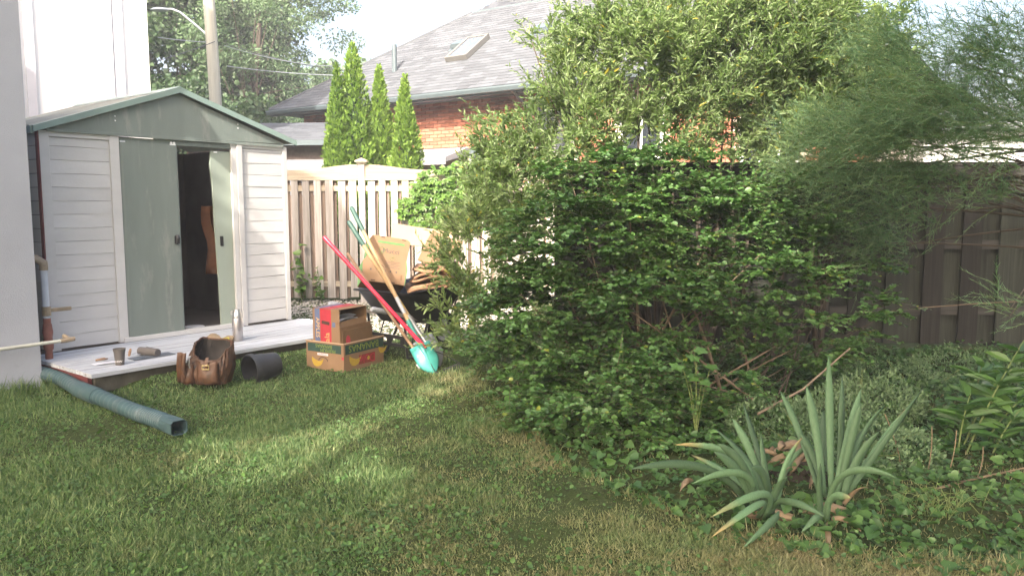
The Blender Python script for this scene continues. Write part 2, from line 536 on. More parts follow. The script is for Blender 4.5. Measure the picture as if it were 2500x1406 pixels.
# ------------------------------------------------------------------ gravel behind the shed corner
m_gravel = plain('pebble', (0.42, 0.38, 0.33), 0.9, 0.2, 12, 0.2, piece=0.45)
oct_v = np.array([(1, 0, 0), (0, 1, 0), (-1, 0, 0), (0, -1, 0), (0, 0, 0.7), (0, 0, -0.7)])
oct_f = [(0, 1, 4), (1, 2, 4), (2, 3, 4), (3, 0, 4), (1, 0, 5), (2, 1, 5), (3, 2, 5), (0, 3, 5)]
N = 7000
Xg = -3.7 + 4.0 * rng.random(N)
Yg = 8.6 + 3.8 * rng.random(N)
sx, sy = to_shed(Xg, Yg)
kk = ~((sx > -0.2) & (sx < 2.6) & (sy > -0.0)) & ~((sx < 2.72) & (sy < 0) & (sy > -1.24)) & (Yg > 8.8 + 0.4 * np.sin(Xg * 5))
Xg, Yg = Xg[kk], Yg[kk]
N = len(Xg)
rot = rng.random(N) * 6.28
ss = np.stack([0.012 + 0.022 * rng.random(N), 0.010 + 0.018 * rng.random(N), 0.008 + 0.012 * rng.random(N)], 1)
L = oct_v[None] * ss[:, None, :]
V = np.stack([L[..., 0] * np.cos(rot)[:, None] - L[..., 1] * np.sin(rot)[:, None] + Xg[:, None], L[..., 0] * np.sin(rot)[:, None] + L[..., 1] * np.cos(rot)[:, None] + Yg[:, None], L[..., 2] + 0.004], 2)
lo_ = (np.array(oct_f).ravel()[None] + 6 * np.arange(N)[:, None]).ravel()
gv = np_mesh('gravel', V.reshape(-1, 3), lo_, np.full(8 * N, 3), m_gravel)
tag(gv, 'pale loose gravel on the ground between shed and picket fence', 'gravel', kind='stuff')

# ------------------------------------------------------------------ stucco house at the left edge (gable wall)
hs = thing('stucco_house', 'pale grey stucco house wall at the left edge of the lawn', 'house', S0, SA)
ze, xe, slope = 3.50, -0.285, 1.28
xr = -4.4
zr = ze + (xe - xr) * slope
wl = B()
wl.prism([(xe, 0.0), (xe, ze), (xr, zr), (2 * xr - xe, ze), (2 * xr - xe, 0.0)], -0.52, 6.0, 'y')
wl.build('wall', m_stucco, hs)
rf = B()
for s_ in (1, -1):
    ax = lambda x: x if s_ > 0 else 2 * xr - x
    pts = [(ax(xr), zr + 0.02), (ax(xe + 0.19), ze - 0.19 * slope + 0.02 + 0.06), (ax(xe + 0.19), ze - 0.19 * slope + 0.24), (ax(xr), zr + 0.22)]
    rf.prism(pts, -0.62, 6.1, 'y')
rf.build('roof', m_shingle_dark, hs)

# white gas pipe running along that wall, and the riser beyond its corner
m_pipe = plain('cream_pipe_paint', (0.42, 0.42, 0.36), 0.5, 0.15, 9, 0.1, dirt=((0.35, 0.27, 0.16), 14, 0.62))
m_fit = plain('worn_brass_fitting', (0.24, 0.19, 0.13), 0.45, 0.3, 20)
m_riser = plain('grey_riser_pipe', (0.42, 0.46, 0.52), 0.5, 0.15)
m_rust = plain('red_oxide_pipe', (0.20, 0.075, 0.055), 0.6, 0.3, 15)
pp = thing('gas_pipe', 'cream horizontal pipe with brass elbow along the stucco wall', 'pipe', tuple(shed_w(-0.2, -0.58, 0)), SA)
b = B(); b.tube([(-3.0, 0, 0.36), (0.06, 0, 0.385)], 0.0145, 10); b.build('pipe', m_pipe, pp, smooth=True)
b = B(); b.tube([(0.05, 0, 0.385), (0.09, 0, 0.387), (0.16, 0, 0.39)], [0.019, 0.022, 0.018], 12); b.tube([(0.12, 0, 0.39), (0.12, 0.10, 0.41)], 0.017, 10); b.build('elbow', m_fit, pp, smooth=True)
b = B()
for x in (-2.4, -1.1): b.box(x - 0.012, x + 0.012, -0.022, 0.062, 0.345, 0.405)
b.build('clip', m_galv, pp)
rp = thing('riser_pipe', 'grey riser pipe with red oxide base and valve lever beside the shed corner', 'pipe', tuple(shed_w(-0.135, -0.30, 0)), SA)
b = B(); b.tube([(0, 0, 0.55), (0, 0, 0.98)], 0.027, 12); b.build('pipe', m_riser, rp, smooth=True)
b = B(); b.tube([(0, 0, 0.0), (0, 0, 0.55)], 0.030, 12); b.lathe([(0.038, 0.28), (0.042, 0.33), (0.034, 0.38), (0.042, 0.43), (0.034, 0.5)], 12); b.build('base_pipe', m_rust, rp, smooth=True)
b = B(); b.tube([(0, 0, 0.96), (0, 0, 1.02), (-0.05, 0.03, 1.06), (-0.14, 0.08, 1.06)], [0.034, 0.036, 0.036, 0.030], 12); b.build('elbow', m_fit, rp, smooth=True)
b = B(); b.box(-0.01, 0.20, -0.012, 0.012, 0.600, 0.632); b.tube([(0, 0, 0.57), (0, 0, 0.65)], 0.036, 10); b.build('valve_lever', m_fit, rp, bevel=0.004)

# ------------------------------------------------------------------ white building behind the shed
wb = thing('white_building', 'tall plain white building with grey strips behind the shed', 'building', (-6.37, 14.0, 0), R(35))
b = B(); b.box(-9, 0, 0, 6, 0, 9); b.build('wall', m_white, wb)
for x, wd in ((-0.57, 0.17), (-1.86, 0.14)):
    b = B(); b.box(x, x + wd, -0.05, -0.004, 0, 9); b.build('grey_strip', m_whitegrey, wb)
for x in (-0.70, -2.05):
    b = B(); b.box(x, x + 0.125, -0.07, -0.003, 0, 9); b.build('white_pilaster', m_winwhite, wb)

# ------------------------------------------------------------------ garden shed
shed = thing('garden_shed', 'white boarded garden shed with grey green sliding doors and gable', 'shed', S0, SA)
FZ, WT = 0.20, 2.16
XW = 2.565
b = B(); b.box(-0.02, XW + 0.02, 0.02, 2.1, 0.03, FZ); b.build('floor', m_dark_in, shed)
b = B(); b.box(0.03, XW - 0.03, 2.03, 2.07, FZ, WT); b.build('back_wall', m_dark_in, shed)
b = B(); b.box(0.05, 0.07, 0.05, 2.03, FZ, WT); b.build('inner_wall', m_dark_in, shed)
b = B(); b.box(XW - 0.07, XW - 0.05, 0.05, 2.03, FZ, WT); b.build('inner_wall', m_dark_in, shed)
def boards(x0, x1, z0, z1, hh, y=0.0, vary=0.0):
    z = z0
    i = 0
    while z < z1 - 0.02:
        z2 = min(z + hh, z1)
        sag = vary * (random.random() - .5)
        q = B()
        ny = 6
        # lapped board: bottom edge proud, top tucked in, slightly wavy
        def fn(a, bb, z=z, z2=z2, sag=sag):
            x = x0 + (x1 - x0) * a
            wv = 0.0018 * math.sin(a * 5 + z * 31) + sag * a
            return (x, y - 0.0105 + 0.003 * bb + wv * 0.4, z + 0.001 + (z2 - z - 0.002) * bb + wv * (1 - bb))
        q.grid(8, 1, fn)
        n = len(q.v)
        q.v += [(vx, y + 0.012, vz) for vx, vy, vz in list(q.v)]
        q.f += [(i_ + n, i_ + 9 + n, i_ + 10 + n, i_ + 1 + n) for i_ in range(8)]
        for i_ in range(8):
            q.f += [(i_, i_ + n, i_ + 1 + n, i_ + 1), (i_ + 9, i_ + 10, i_ + 10 + n, i_ + 9 + n)]
        q.f += [(0, 9, 9 + n, n), (8, 8 + n, 17 + n, 17)]
        q.build('board', m_paint, wall_part)
        z = z2
        i += 1
# left front panel
q = B(); q.box(0.03, 0.64, 0.014, 0.05, FZ, WT - 0.01)
wall_part = q.build('front_panel', m_dark_in, shed)
boards(0.082, 0.600, FZ + 0.02, 2.105, 0.1205)
q = B(); q.box(1.93, 2.53, 0.014, 0.05, FZ, WT - 0.01)
wall_part = q.build('front_panel', m_dark_in, shed)
boards(1.992, 2.512, FZ + 0.02, 2.115, 0.1245, vary=0.012)
# corner and door trims
for x0, x1, pr in ((0.0, 0.080, 0.024), (0.602, 0.688, 0.026), (1.868, 1.925, 0.022), (1.928, 1.990, 0.034), (2.514, XW, 0.024)):
    q = B(); q.box(x0, x1, -pr, 0.012, FZ + 0.004, WT - 0.004); q.build('trim_board', m_paint, shed, bevel=0.003)
q = B(); q.box(0.08, 0.602, -0.020, 0.012, 2.107, WT - 0.004); q.build('trim_board', m_paint, shed, bevel=0.003)
q = B(); q.box(1.990, 2.514, -0.020, 0.012, 2.117, WT - 0.004); q.build('trim_board', m_paint, shed, bevel=0.003)
q = B(); q.box(-0.012, -0.001, -0.022, 0.03, FZ, WT); q.build('corner_edge', m_redbrown, shed)
# left side wall boards
q = B(); q.box(0.012, 0.045, 0.03, 2.05, FZ, WT - 0.01)
sw = q.build('side_wall', m_dark_in, shed)
m_side = plain('greyed_board_paint', (0.50, 0.50, 0.47), 0.7, 0.1, 4, 0.3, piece=0.08)
for i in range(16):
    z0 = FZ + 0.01 + i * 0.1215
    q = B(); q.prism([(-0.006, z0), (0.010, z0), (0.010, z0 + 0.116), (0.004, z0 + 0.116)], 0.034, 2.05, 'y'); q.build('board', m_side, sw)
q = B(); q.box(XW - 0.045, XW - 0.012, 0.03, 2.05, FZ, WT - 0.01)
sw = q.build('side_wall', m_dark_in, shed)
for i in range(16):
    z0 = FZ + 0.01 + i * 0.1215
    q = B(); q.prism([(XW + 0.006, z0), (XW - 0.010, z0), (XW - 0.010, z0 + 0.116), (XW - 0.004, z0 + 0.116)], 0.034, 2.05, 'y'); q.build('board', m_paint, sw)
# gable
PX, PZ = 1.293, 2.635
q = B(); q.prism([(0.03, WT), (XW - 0.03, WT + 0.03), (PX, PZ - 0.03)], -0.030, 0.03, 'y'); gab = q.build('gable_panel', m_green_metal, shed)
q = B(); q.box(0.06, XW - 0.05, -0.040, -0.031, WT - 0.010, WT + 0.018); q.build('gable_flange', m_green_metal, gab, bevel=0.002)
for x, z in ((0.66, 2.33), (0.66, 2.29), (1.95, 2.36), (1.95, 2.32)):
    q = B(); q.tube([(x, -0.030, z), (x, -0.036, z)], 0.007, 6); q.build('screw', m_winwhite, gab)
q = B(); q.box(0.690, 1.890, -0.012, 0.03, 2.100, WT - 0.012); q.build('door_header', m_green_metal, shed, bevel=0.002)
# doors
q = B()
q.prism([(0.688, -0.004), (0.72, -0.018), (1.25, -0.018), (1.272, -0.006), (1.272, 0.012), (0.688, 0.012)], FZ + 0.03, 2.105, 'z')
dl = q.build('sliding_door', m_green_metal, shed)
tag(dl, 'left grey green door panel')
q = B(); q.tube([(1.218, -0.034, 1.215), (1.222, -0.044, 1.18), (1.20, -0.044, 1.12)], [0.012, 0.022, 0.012], 8); q.box(1.195, 1.250, -0.026, -0.018, 1.125, 1.205); q.build('door_latch', m_black, dl, bevel=0.006)
q = B()
for x in (1.205, 1.235): q.tube([(x, -0.024, 2.120), (x, -0.016, 2.120)], 0.012, 8)
q.box(1.19, 1.25, -0.021, -0.013, 2.098, 2.112)
q.build('door_roller', m_winwhite, dl)
q = B(); q.box(0.70, 0.75, -0.021, -0.013, 2.098, 2.112); q.build('door_roller', m_galv, dl)
q = B()
q.prism([(1.700, FZ + 0.03), (1.878, FZ + 0.03), (1.878, 2.07), (1.655, 2.07), (1.640, 1.93), (1.660, 1.7), (1.668, 1.3), (1.690, 0.7)], 0.016, 0.040, 'y')
dr_ = q.build('sliding_door', plain('sunlit_green_metal', (0.27, 0.31, 0.26), 0.55, 0.1, 2.0, 0.08), shed)  # paler copy of the door green, sunlight put into the colour
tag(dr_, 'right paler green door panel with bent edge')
q = B(); q.box(1.718, 1.756, 0.006, 0.016, 1.08, 1.185); q.build('door_latch', m_black, dr_, bevel=0.006)
q = B(); q.box(1.68, 1.72, 0.006, 0.016, 2.05, 2.066); q.build('door_roller', m_winwhite, dr_)
q = B(); q.box(0.640, 1.93, -0.045, 0.03, FZ + 0.002, FZ + 0.045); q.build('door_sill', m_paint, shed, bevel=0.003)
# roof
rl = PX + 0.055
rr = XW - PX + 0.10
zl, zrr = 2.155, 2.20
q = B()
q.prism([(-0.055, zl), (PX, PZ - 0.02), (PX, PZ + 0.004), (-0.06, zl + 0.024)], -0.055, 2.15, 'y')
q.prism([(XW + 0.10, zrr), (PX, PZ - 0.02), (PX, PZ + 0.004), (XW + 0.105, zrr + 0.024)], -0.055, 2.15, 'y')
roof = q.build('roof', m_green_metal, shed)
Lm = Matrix
for i in range(9):                               # pressed metal ribs running down each slope
    y = 0.06 + i * 0.255
    for sgn in (0, 1):
        xa, za = (-0.05, zl + 0.026) if sgn == 0 else (XW + 0.095, zrr + 0.026)
        q = B()
        q.prism([(y - 0.035, 0.0), (y - 0.018, 0.020), (y + 0.018, 0.020), (y + 0.035, 0.0)], 0, 1, 'x')
        q.v = [(xa + (PX - xa) * vx, vy, za + (PZ + 0.004 - za) * vx + vz) for vx, vy, vz in q.v]
        q.build('roof_rib', m_roof_rib, roof)
for xa, za in ((-0.06, zl), (XW + 0.105, zrr)):
    q = B()
    q.prism([(-0.075, -0.022), (-0.056, -0.022), (-0.056, 0.028), (-0.03, 0.03), (-0.03, 0.036), (-0.075, 0.034)], 0, 1, 'x')
    q.v = [(xa + (PX - xa) * vx, vy, za + (PZ - za) * vx + vz) for vx, vy, vz in q.v]
    q.build('verge_trim', m_green_trim, roof)
q = B(); q.prism([(PX - 0.07, PZ + 0.002), (PX, PZ + 0.042), (PX + 0.07, PZ + 0.002), (PX, PZ + 0.02)], -0.078, 2.15, 'y'); q.build('ridge_cap', m_green_trim, roof)
q = B(); q.prism([(-0.075, zl - 0.03), (-0.055, zl - 0.03), (-0.055, zl + 0.03), (-0.075, zl + 0.03)], -0.05, 2.15, 'y'); q.build('eave_trim', m_green_trim, roof)

# things inside the shed
ob = B()
ob.grid(6, 8, lambda a, bb: (0.24 * a * (0.6 + 0.4 * (1 - bb)) + 0.03 * math.sin(bb * 5), 0.05 * math.sin(a * 9) + 0.02 * math.sin(bb * 11), 0.75 * bb))
tp = ob.build('orange_tarp', m_orange, solid=0.004, smooth=True)
tp.location = shed_w(1.80, 0.45, 0.75); tp.rotation_euler = (0, 0, SA)
tag(tp, 'dull orange tarp hanging inside the open shed doorway', 'tarp')
ld = B(); ld.lathe([(0.0, 0.0), (0.10, 0.0), (0.105, 0.012), (0.09, 0.018), (0.0, 0.016)], 18)
ldo = ld.build('white_disc', m_winwhite, smooth=True)  # flat white disc, a loose lid on the floor
ldo.location = shed_w(1.55, 0.30, FZ + 0.003)
tag(ldo, 'small white round saucer on the shed floor in the doorway', 'disc')

# ------------------------------------------------------------------ painted deck in front
deck = thing('deck', 'low deck of worn white painted planks in front of the shed', 'deck', S0, SA)
y = -1.235
k = 0
while y < -0.05:
    wd = 0.138 if k else 0.142
    y2 = min(y + wd, -0.028)
    q = B()
    x1 = 2.72 + 0.012 * (random.random() - .5)
    q.box(-0.21 + 0.01 * random.random(), x1, y, y2, FZ - 0.034, FZ - 0.002 * random.random())
    q.build('plank', m_deck, deck, bevel=0.003)
    y = y2 + 0.006
    k += 1
q = B(); q.box(-0.15, 2.65, -1.165, -1.13, 0.03, FZ - 0.037); q.build('front_joist', plain('muddy_base', (0.085, 0.078, 0.062), 0.95, 0.4, 6, 0.6, 30), deck)
q = B(); q.box(-0.188, -0.155, -1.12, -0.02, 0.03, FZ - 0.037); q.build('side_joist', m_redbrown, deck)
q = B(); q.box(2.66, 2.698, -1.12, -0.02, 0.03, FZ - 0.037); q.build('side_joist', m_deckrim, deck)
for x in (0.1, 1.15, 2.3):
    q = B(); q.box(x, x + 0.39, -1.19, -1.0, -0.05, 0.028); q.build('concrete_block', m_concrete, deck, bevel=0.008)
# ------------------------------------------------------------------ picket fence (shadow box) behind the wheelbarrow
FY = 12.2
fl = thing('picket_fence', 'sunlit shadow box picket fence with scalloped top behind the wheelbarrow', 'fence', (-4.6, FY, 0))
def fx(X): return X + 4.6
px_ = [-4.6, -2.33, -0.06, 2.2]
for X in px_:
    q = B(); q.box(fx(X) - 0.048, fx(X) + 0.048, -0.05, 0.046, -0.1, 2.15)
    ps = q.build('post', m_fence, fl, bevel=0.004)
    q = B()
    q.box(fx(X) - 0.072, fx(X) + 0.072, -0.074, 0.070, 2.151, 2.175)
    q.add([(fx(X) - 0.095, -0.097, 2.176), (fx(X) + 0.095, -0.097, 2.176), (fx(X) + 0.095, 0.093, 2.176), (fx(X) - 0.095, 0.093, 2.176),
           (fx(X) - 0.095, -0.097, 2.196), (fx(X) + 0.095, -0.097, 2.196), (fx(X) + 0.095, 0.093, 2.196), (fx(X) - 0.095, 0.093, 2.196), (fx(X), -0.002, 2.245)],
          [(0, 3, 2, 1), (0, 1, 5, 4), (1, 2, 6, 5), (2, 3, 7, 6), (3, 0, 4, 7), (4, 5, 8), (5, 6, 8), (6, 7, 8), (7, 4, 8)])
    q.build('post_cap', m_fence_h, ps)
for X0, X1 in zip(px_[:-1], px_[1:]):
    a0, a1 = fx(X0) + 0.05, fx(X1) - 0.05
    # scalloped top board
    top = []
    for i in range(25):
        s_ = i / 24
        top.append((a0 + (a1 - a0) * s_, 2.055 + 0.085 * (math.cos(2 * math.pi * s_) * 0.5 + 0.5) ** 1.3))
    q = B(); q.prism([(a0, 1.955)] + top + [(a1, 1.955)], -0.020, 0.014, 'y'); q.build('scalloped_board', m_fence_h, fl)
    q = B(); q.box(a0, a1, -0.045, 0.035, 1.895, 1.953); q.build('rail', m_fence_h, fl, bevel=0.004)
    for z in (1.73, 0.24):
        q = B(); q.box(a0, a1, -0.017, 0.017, z, z + 0.085); q.build('rail', m_fence_h, fl)
    n = 12
    stp = (a1 - a0) / n
    for i in range(n):
        x = a0 + stp * (i + 0.5)
        dz = 0.04 * (random.random() - .5)
        pw2 = 0.050 + 0.012 * random.random()
        q = B(); q.box(x - pw2, x + pw2, -0.036, -0.018, 0.06 + dz, 1.893)
        o = q.build('picket', m_fence, fl)
        o.rotation_euler = (0, 0.012 * (random.random() - .5), 0)
        if i < n - 1:
            q = B(); q.box(x + stp / 2 - 0.075, x + stp / 2 + 0.006, 0.018, 0.036, 0.06, 1.893); q.build('picket', m_fence_red, fl)

# ------------------------------------------------------------------ old board fence on the right
RY = 8.3
fr = thing('board_fence', 'tall old grey board fence in deep shade behind the bushes', 'fence', (0.55, RY, 0), R(-1.0))
LEN = 6.9
x = 0.0
k = 0
while x < LEN:
    top = 1.90 + 0.012 * math.sin(k)
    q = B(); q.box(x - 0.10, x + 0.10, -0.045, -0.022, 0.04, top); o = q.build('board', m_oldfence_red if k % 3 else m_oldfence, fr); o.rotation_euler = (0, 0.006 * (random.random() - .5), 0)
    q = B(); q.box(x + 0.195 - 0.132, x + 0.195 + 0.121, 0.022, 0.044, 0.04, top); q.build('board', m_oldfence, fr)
    x += 0.39
    k += 1
for z in (0.35, 1.05, 1.78):
    q = B(); q.box(-0.1, LEN, -0.020, 0.020, z, z + 0.09); q.build('rail', m_oldrail, fr)
q = B(); q.box(-0.12, LEN, -0.075, 0.075, 1.915, 1.955); q.build('cap_rail', m_oldrail, fr, bevel=0.004)
q = B(); q.box(-0.12, LEN, -0.068, -0.046, 1.80, 1.913); q.build('fascia_board', m_oldrail, fr)
for x in (0.02, 2.32, 4.62, 6.85):
    q = B(); q.box(x - 0.045, x + 0.045, 0.046, 0.135, -0.1, 1.91); q.build('post', m_oldfence_red, fr)

# ------------------------------------------------------------------ brick house
HE = Vector((-1.29, 16.4, 0))
HA = math.atan2(-0.573, 0.82)
bh = thing('brick_house', 'red brick bungalow with grey shingle roof beyond the picket fence', 'house', HE, HA)
EZ, OVH = 3.86, 0.62
X0, X1 = -5.75, 8.05
q = B(); q.box(X0 + 0.5, X1, OVH + 0.03, OVH + 6, -0.1, EZ - 0.05); hw = q.build('wall', m_mortar, bh)
# openings on the brick face: (x0, x1, z0, z1)
opn = [(1.72, 2.62, 2.45, 3.74), (0.02, 0.83, 1.4, 2.74), (3.6, 4.5, 2.35, 3.5), (5.9, 6.9, 2.0, 3.1), (-1.40, 0.0, 2.38, 2.76)]
BL, BH, J = 0.215, 0.065, 0.010
bm = B(); bm.box(0, BL, -0.028, 0.02, 0, BH); me_brick = bm.mesh('brick'); me_brick.materials.append(m_brick)
bm = B(); bm.box(0, BL / 2 - J / 2, -0.028, 0.02, 0, BH); me_half = bm.mesh('half_brick'); me_half.materials.append(m_brick)
rest = B()
nb = 0
row = 0
z = 1.95
cand = []
while z < EZ - 0.12:
    x = X0 + 0.5 + (0 if row % 2 else -(BL + J) / 2)
    while x < X1 - 0.05:
        a, b2 = max(x, X0 + 0.5), min(x + BL, X1)
        hit = any(a < o[1] and b2 > o[0] and z < o[3] + 0.0 and z + BH > o[2] for o in opn)
        arch = (-0.08 < (a + b2) / 2 < 0.93) and 2.70 < z < 2.97
        if not hit and not arch and b2 - a > 0.05:
            cand.append((a, b2, z, row))
        x += BL + J
    z += BH + J
    row += 1
cand.sort(key=lambda c: abs((c[0] + c[1]) / 2 - 0.3) + abs(c[2] - 3.1) * 0.6 + (3 if c[1] - c[0] < BL - 0.02 else 0))
for i, (a, b2, z, rw) in enumerate(cand):
    jy = 0.004 * (random.random() - .5)
    if i < 285 and b2 - a > BL - 0.01:
        o = place('brick', me_brick, hw)
        o.location = (a, OVH + 0.03 + jy - 0.001, z)
        nb += 1
    else:
        rest.box(a, b2, OVH + 0.002 + jy, OVH + 0.031, z, z + BH)
o = rest.build('brickwork', m_brick, hw)
o['kind'] = 'stuff'
# arch of soldier bricks over the small window
for i in range(13):
    a = R(-26 + 52 * i / 12)
    q = B(); q.box(-0.029, 0.029, -0.026, 0.02, 0, 0.215)
    o = q.build('brick', m_brick, hw)
    rad = 0.98
    o.location = (0.425 + rad * math.sin(a), OVH + 0.028, 2.74 - rad * math.cos(R(26)) + rad * math.cos(a) - 0.015)
    o.rotation_euler = (0, a, 0)
def window(x0, x1, z0, z1, fm, name='window', bars=(0.5,)):
    q = B()
    f = 0.07
    y0, y1 = OVH - 0.004, OVH + 0.025
    q.box(x0, x1, y0, y1, z0, z0 + f); q.box(x0, x1, y0, y1, z1 - f, z1)
    q.box(x0, x0 + f, y0, y1, z0 + f, z1 - f); q.box(x1 - f, x1, y0, y1, z0 + f, z1 - f)
    wo_ = q.build(name, fm, bh)
    for bb in bars:
        q = B(); xx = x0 + (x1 - x0) * bb; q.box(xx - 0.022, xx + 0.022, y0 + 0.008, y1 - 0.001, z0 + f, z1 - f); q.build('mullion', fm, wo_)
    q = B(); q.box(x0 + f, x1 - f, OVH + 0.014, OVH + 0.028, z0 + f, z1 - f); q.build('pane', m_glass, wo_)
    return wo_
window(1.72, 2.62, 2.45, 3.74, m_frame)
window(3.6, 4.5, 2.35, 3.5, m_winwhite)
window(5.9, 6.9, 2.0, 3.1, m_winwhite, bars=(0.33, 0.66))
wa = window(0.02, 0.83, 1.4, 2.66, m_siding, bars=())
q = B()
arc = [(0.02, 2.62)] + [(0.425 + 0.93 * math.sin(R(-25.5 + 51 * i / 10)), 2.74 - 0.93 * math.cos(R(25.5)) + 0.93 * math.cos(R(-25.5 + 51 * i / 10)) - 0.02) for i in range(11)] + [(0.83, 2.62)]
q.prism(arc, OVH - 0.006, OVH + 0.029, 'y'); q.build('arched_head', m_gutter, wa)
# canopy beside it
q = B(); q.prism([(OVH + 0.03, 2.76), (OVH - 0.75, 2.52), (OVH - 0.75, 2.42), (OVH + 0.03, 2.60)], -1.55, 0.0, 'x'); aw = q.build('canopy', m_siding, bh)
q = B(); q.box(-1.55, 0.0, OVH - 0.765, OVH - 0.752, 2.36, 2.50); q.build('canopy_edge', m_soffit, aw)
# eave: soffit, fascia, gutter
q = B(); q.box(X0 + 0.02, X1 + 0.4, 0.03, OVH + 0.6, EZ - 0.10, EZ - 0.06); q.build('soffit', m_soffit, bh)
q = B(); q.box(X0, X1 + 0.42, 0.0, 0.028, EZ - 0.16, EZ - 0.01); q.build('fascia', m_gutter, bh)
q = B(); q.prism([(-0.002, EZ - 0.02), (-0.11, EZ - 0.02), (-0.115, EZ - 0.05), (-0.085, EZ - 0.12), (-0.002, EZ - 0.13)], X0 - 0.05, X1 + 0.42, 'x'); q.build('gutter', m_gutter, bh)
q = B(); q.tube([(1.72 - 0.12, -0.05, EZ - 0.1), (1.6, OVH - 0.03, EZ - 0.45), (1.6, OVH - 0.03, 1.5)], 0.04, 8); q.build('downspout', m_gutter, bh)
# hip roof
TP = 0.71
HR = 2.55 / TP                       # run up to the break
q = B()
Xa, Xb_ = X0 - 0.02, X1 + 0.45
eave = [(Xa, -0.02, EZ), (Xb_, -0.02, EZ), (Xb_ - HR, HR, EZ + HR * TP), (Xa + HR, HR, EZ + HR * TP)]
q.add(eave + [(Xa, 11, EZ), (Xb_, 11, EZ), (Xb_ - HR, 11 - HR, EZ + HR * TP), (Xa + HR, 11 - HR, EZ + HR * TP)],
      [(0, 1, 2, 3), (0, 3, 7, 4), (1, 5, 6, 2), (5, 4, 7, 6), (3, 2, 6, 7), (0, 4, 5, 1)])
rfm = q.build('roof', m_shingle_dark, bh)
# shingle tabs
su = Vector((0, 1, TP)).normalized()
pit = math.atan(TP)
TW, TE = 0.31, 0.142
bm = B(); bm.add([(0, -0.004, 0.004), (TW, -0.004, 0.004), (TW, TE + 0.02, 0.002), (0, TE + 0.02, 0.002), (0, -0.004, 0.013), (TW, -0.004, 0.013), (TW, TE + 0.02, 0.004), (0, TE + 0.02, 0.004)],
      [(0, 3, 2, 1), (4, 5, 6, 7), (0, 1, 5, 4), (1, 2, 6, 5), (2, 3, 7, 6), (3, 0, 4, 7)])
me_sh = bm.mesh('shingle'); me_sh.materials.append(m_shingle)
def roof_pt(x, s_): return Vector((x, -0.02, EZ)) + su * s_
cand = []
sl = HR / math.cos(pit)
r_i = 0
s_ = 0.0
while s_ < sl - 0.05:
    hor = s_ * math.cos(pit)
    a, b2 = Xa + hor, Xb_ - hor
    x = a - random.random() * TW
    while x < b2:
        c0, c1 = max(x, a), min(x + TW - 0.004, b2)
        if c1 - c0 > 0.03: cand.append((c0, c1, s_))
        x += TW
    s_ += TE
    r_i += 1
cand.sort(key=lambda c: abs((c[0] + c[1]) / 2 + 0.2) * 0.9 + abs(c[2] - 2.0) + (4 if c[1] - c[0] < TW - 0.01 else 0))
rest = B()
MR = Matrix.Rotation(pit, 4, 'X')
for i, (c0, c1, s_) in enumerate(cand):
    P0 = roof_pt(c0, s_)
    if i < 285 and c1 - c0 > TW - 0.01:
        o = place('shingle', me_sh, rfm)
        o.matrix_local = Matrix.Translation(P0) @ MR
    else:
        M = Matrix.Translation(P0) @ MR
        w_ = c1 - c0
        rest.add([(0, -0.004, 0.004), (w_, -0.004, 0.004), (w_, TE + 0.02, 0.002), (0, TE + 0.02, 0.002), (0, -0.004, 0.013), (w_, -0.004, 0.013), (w_, TE + 0.02, 0.004), (0, TE + 0.02, 0.004)],
                 [(0, 3, 2, 1), (4, 5, 6, 7), (0, 1, 5, 4), (1, 2, 6, 5), (2, 3, 7, 6), (3, 0, 4, 7)], M)
o = rest.build('shingle_field', m_shingle, rfm)
o['kind'] = 'stuff'
# hip caps
q = B(); q.tube([Vector((Xa, -0.02, EZ + 0.01)), Vector((Xa + HR, HR, EZ + HR * TP + 0.01))], 0.045, 6); q.build('hip_cap', m_shingle, rfm)
q = B(); q.tube([Vector((Xb_, -0.02, EZ + 0.01)), Vector((Xb_ - HR, HR, EZ + HR * TP + 0.01))], 0.045, 6); q.build('hip_cap', m_shingle, rfm)
# upper roof with its own courses, set behind a flashing line
UZ = EZ + HR * TP
q = B()
ua, ub = Xa + HR + 0.05, Xb_ - HR - 0.05
uh, ur = 1.7, 2.0
q.add([(ua, HR + 0.10, UZ + 0.02), (ub, HR + 0.10, UZ + 0.02), (ub - ur, HR + 0.1 + ur, UZ + uh), (ua + ur, HR + 0.1 + ur, UZ + uh), (ub, 11 - HR, UZ + 0.02), (ua, 11 - HR, UZ + 0.02)],
      [(0, 1, 2, 3), (1, 4, 2), (5, 0, 3), (4, 5, 3, 2), (0, 5, 4, 1)])
up = q.build('upper_roof', m_shingle_dark, bh)
upit = math.atan2(uh, ur)
us = Vector((0, ur, uh)).normalized()
rest = B()
for r_i in range(18):
    s_ = 0.02 + r_i * 0.142
    hor = s_ * math.cos(upit)
    x = ua + hor - random.random() * 0.3
    while x < ub - hor:
        c0, c1 = max(x, ua + hor), min(x + 0.305, ub - hor)
        if c1 - c0 > 0.03:
            P0 = Vector((c0, HR + 0.10, UZ + 0.02)) + us * s_
            M = Matrix.Translation(P0) @ Matrix.Rotation(upit, 4, 'X')
            rest.box(0, c1 - c0, -0.004, 0.16, 0.003, 0.011, M)
        x += 0.31
o = rest.build('shingle_field', m_shingle_dark, up)
o['kind'] = 'stuff'
q = B(); q.box(ua, ub, HR - 0.03, HR + 0.10, UZ - 0.02, UZ + 0.035); q.build('flashing', m_gutter, up)
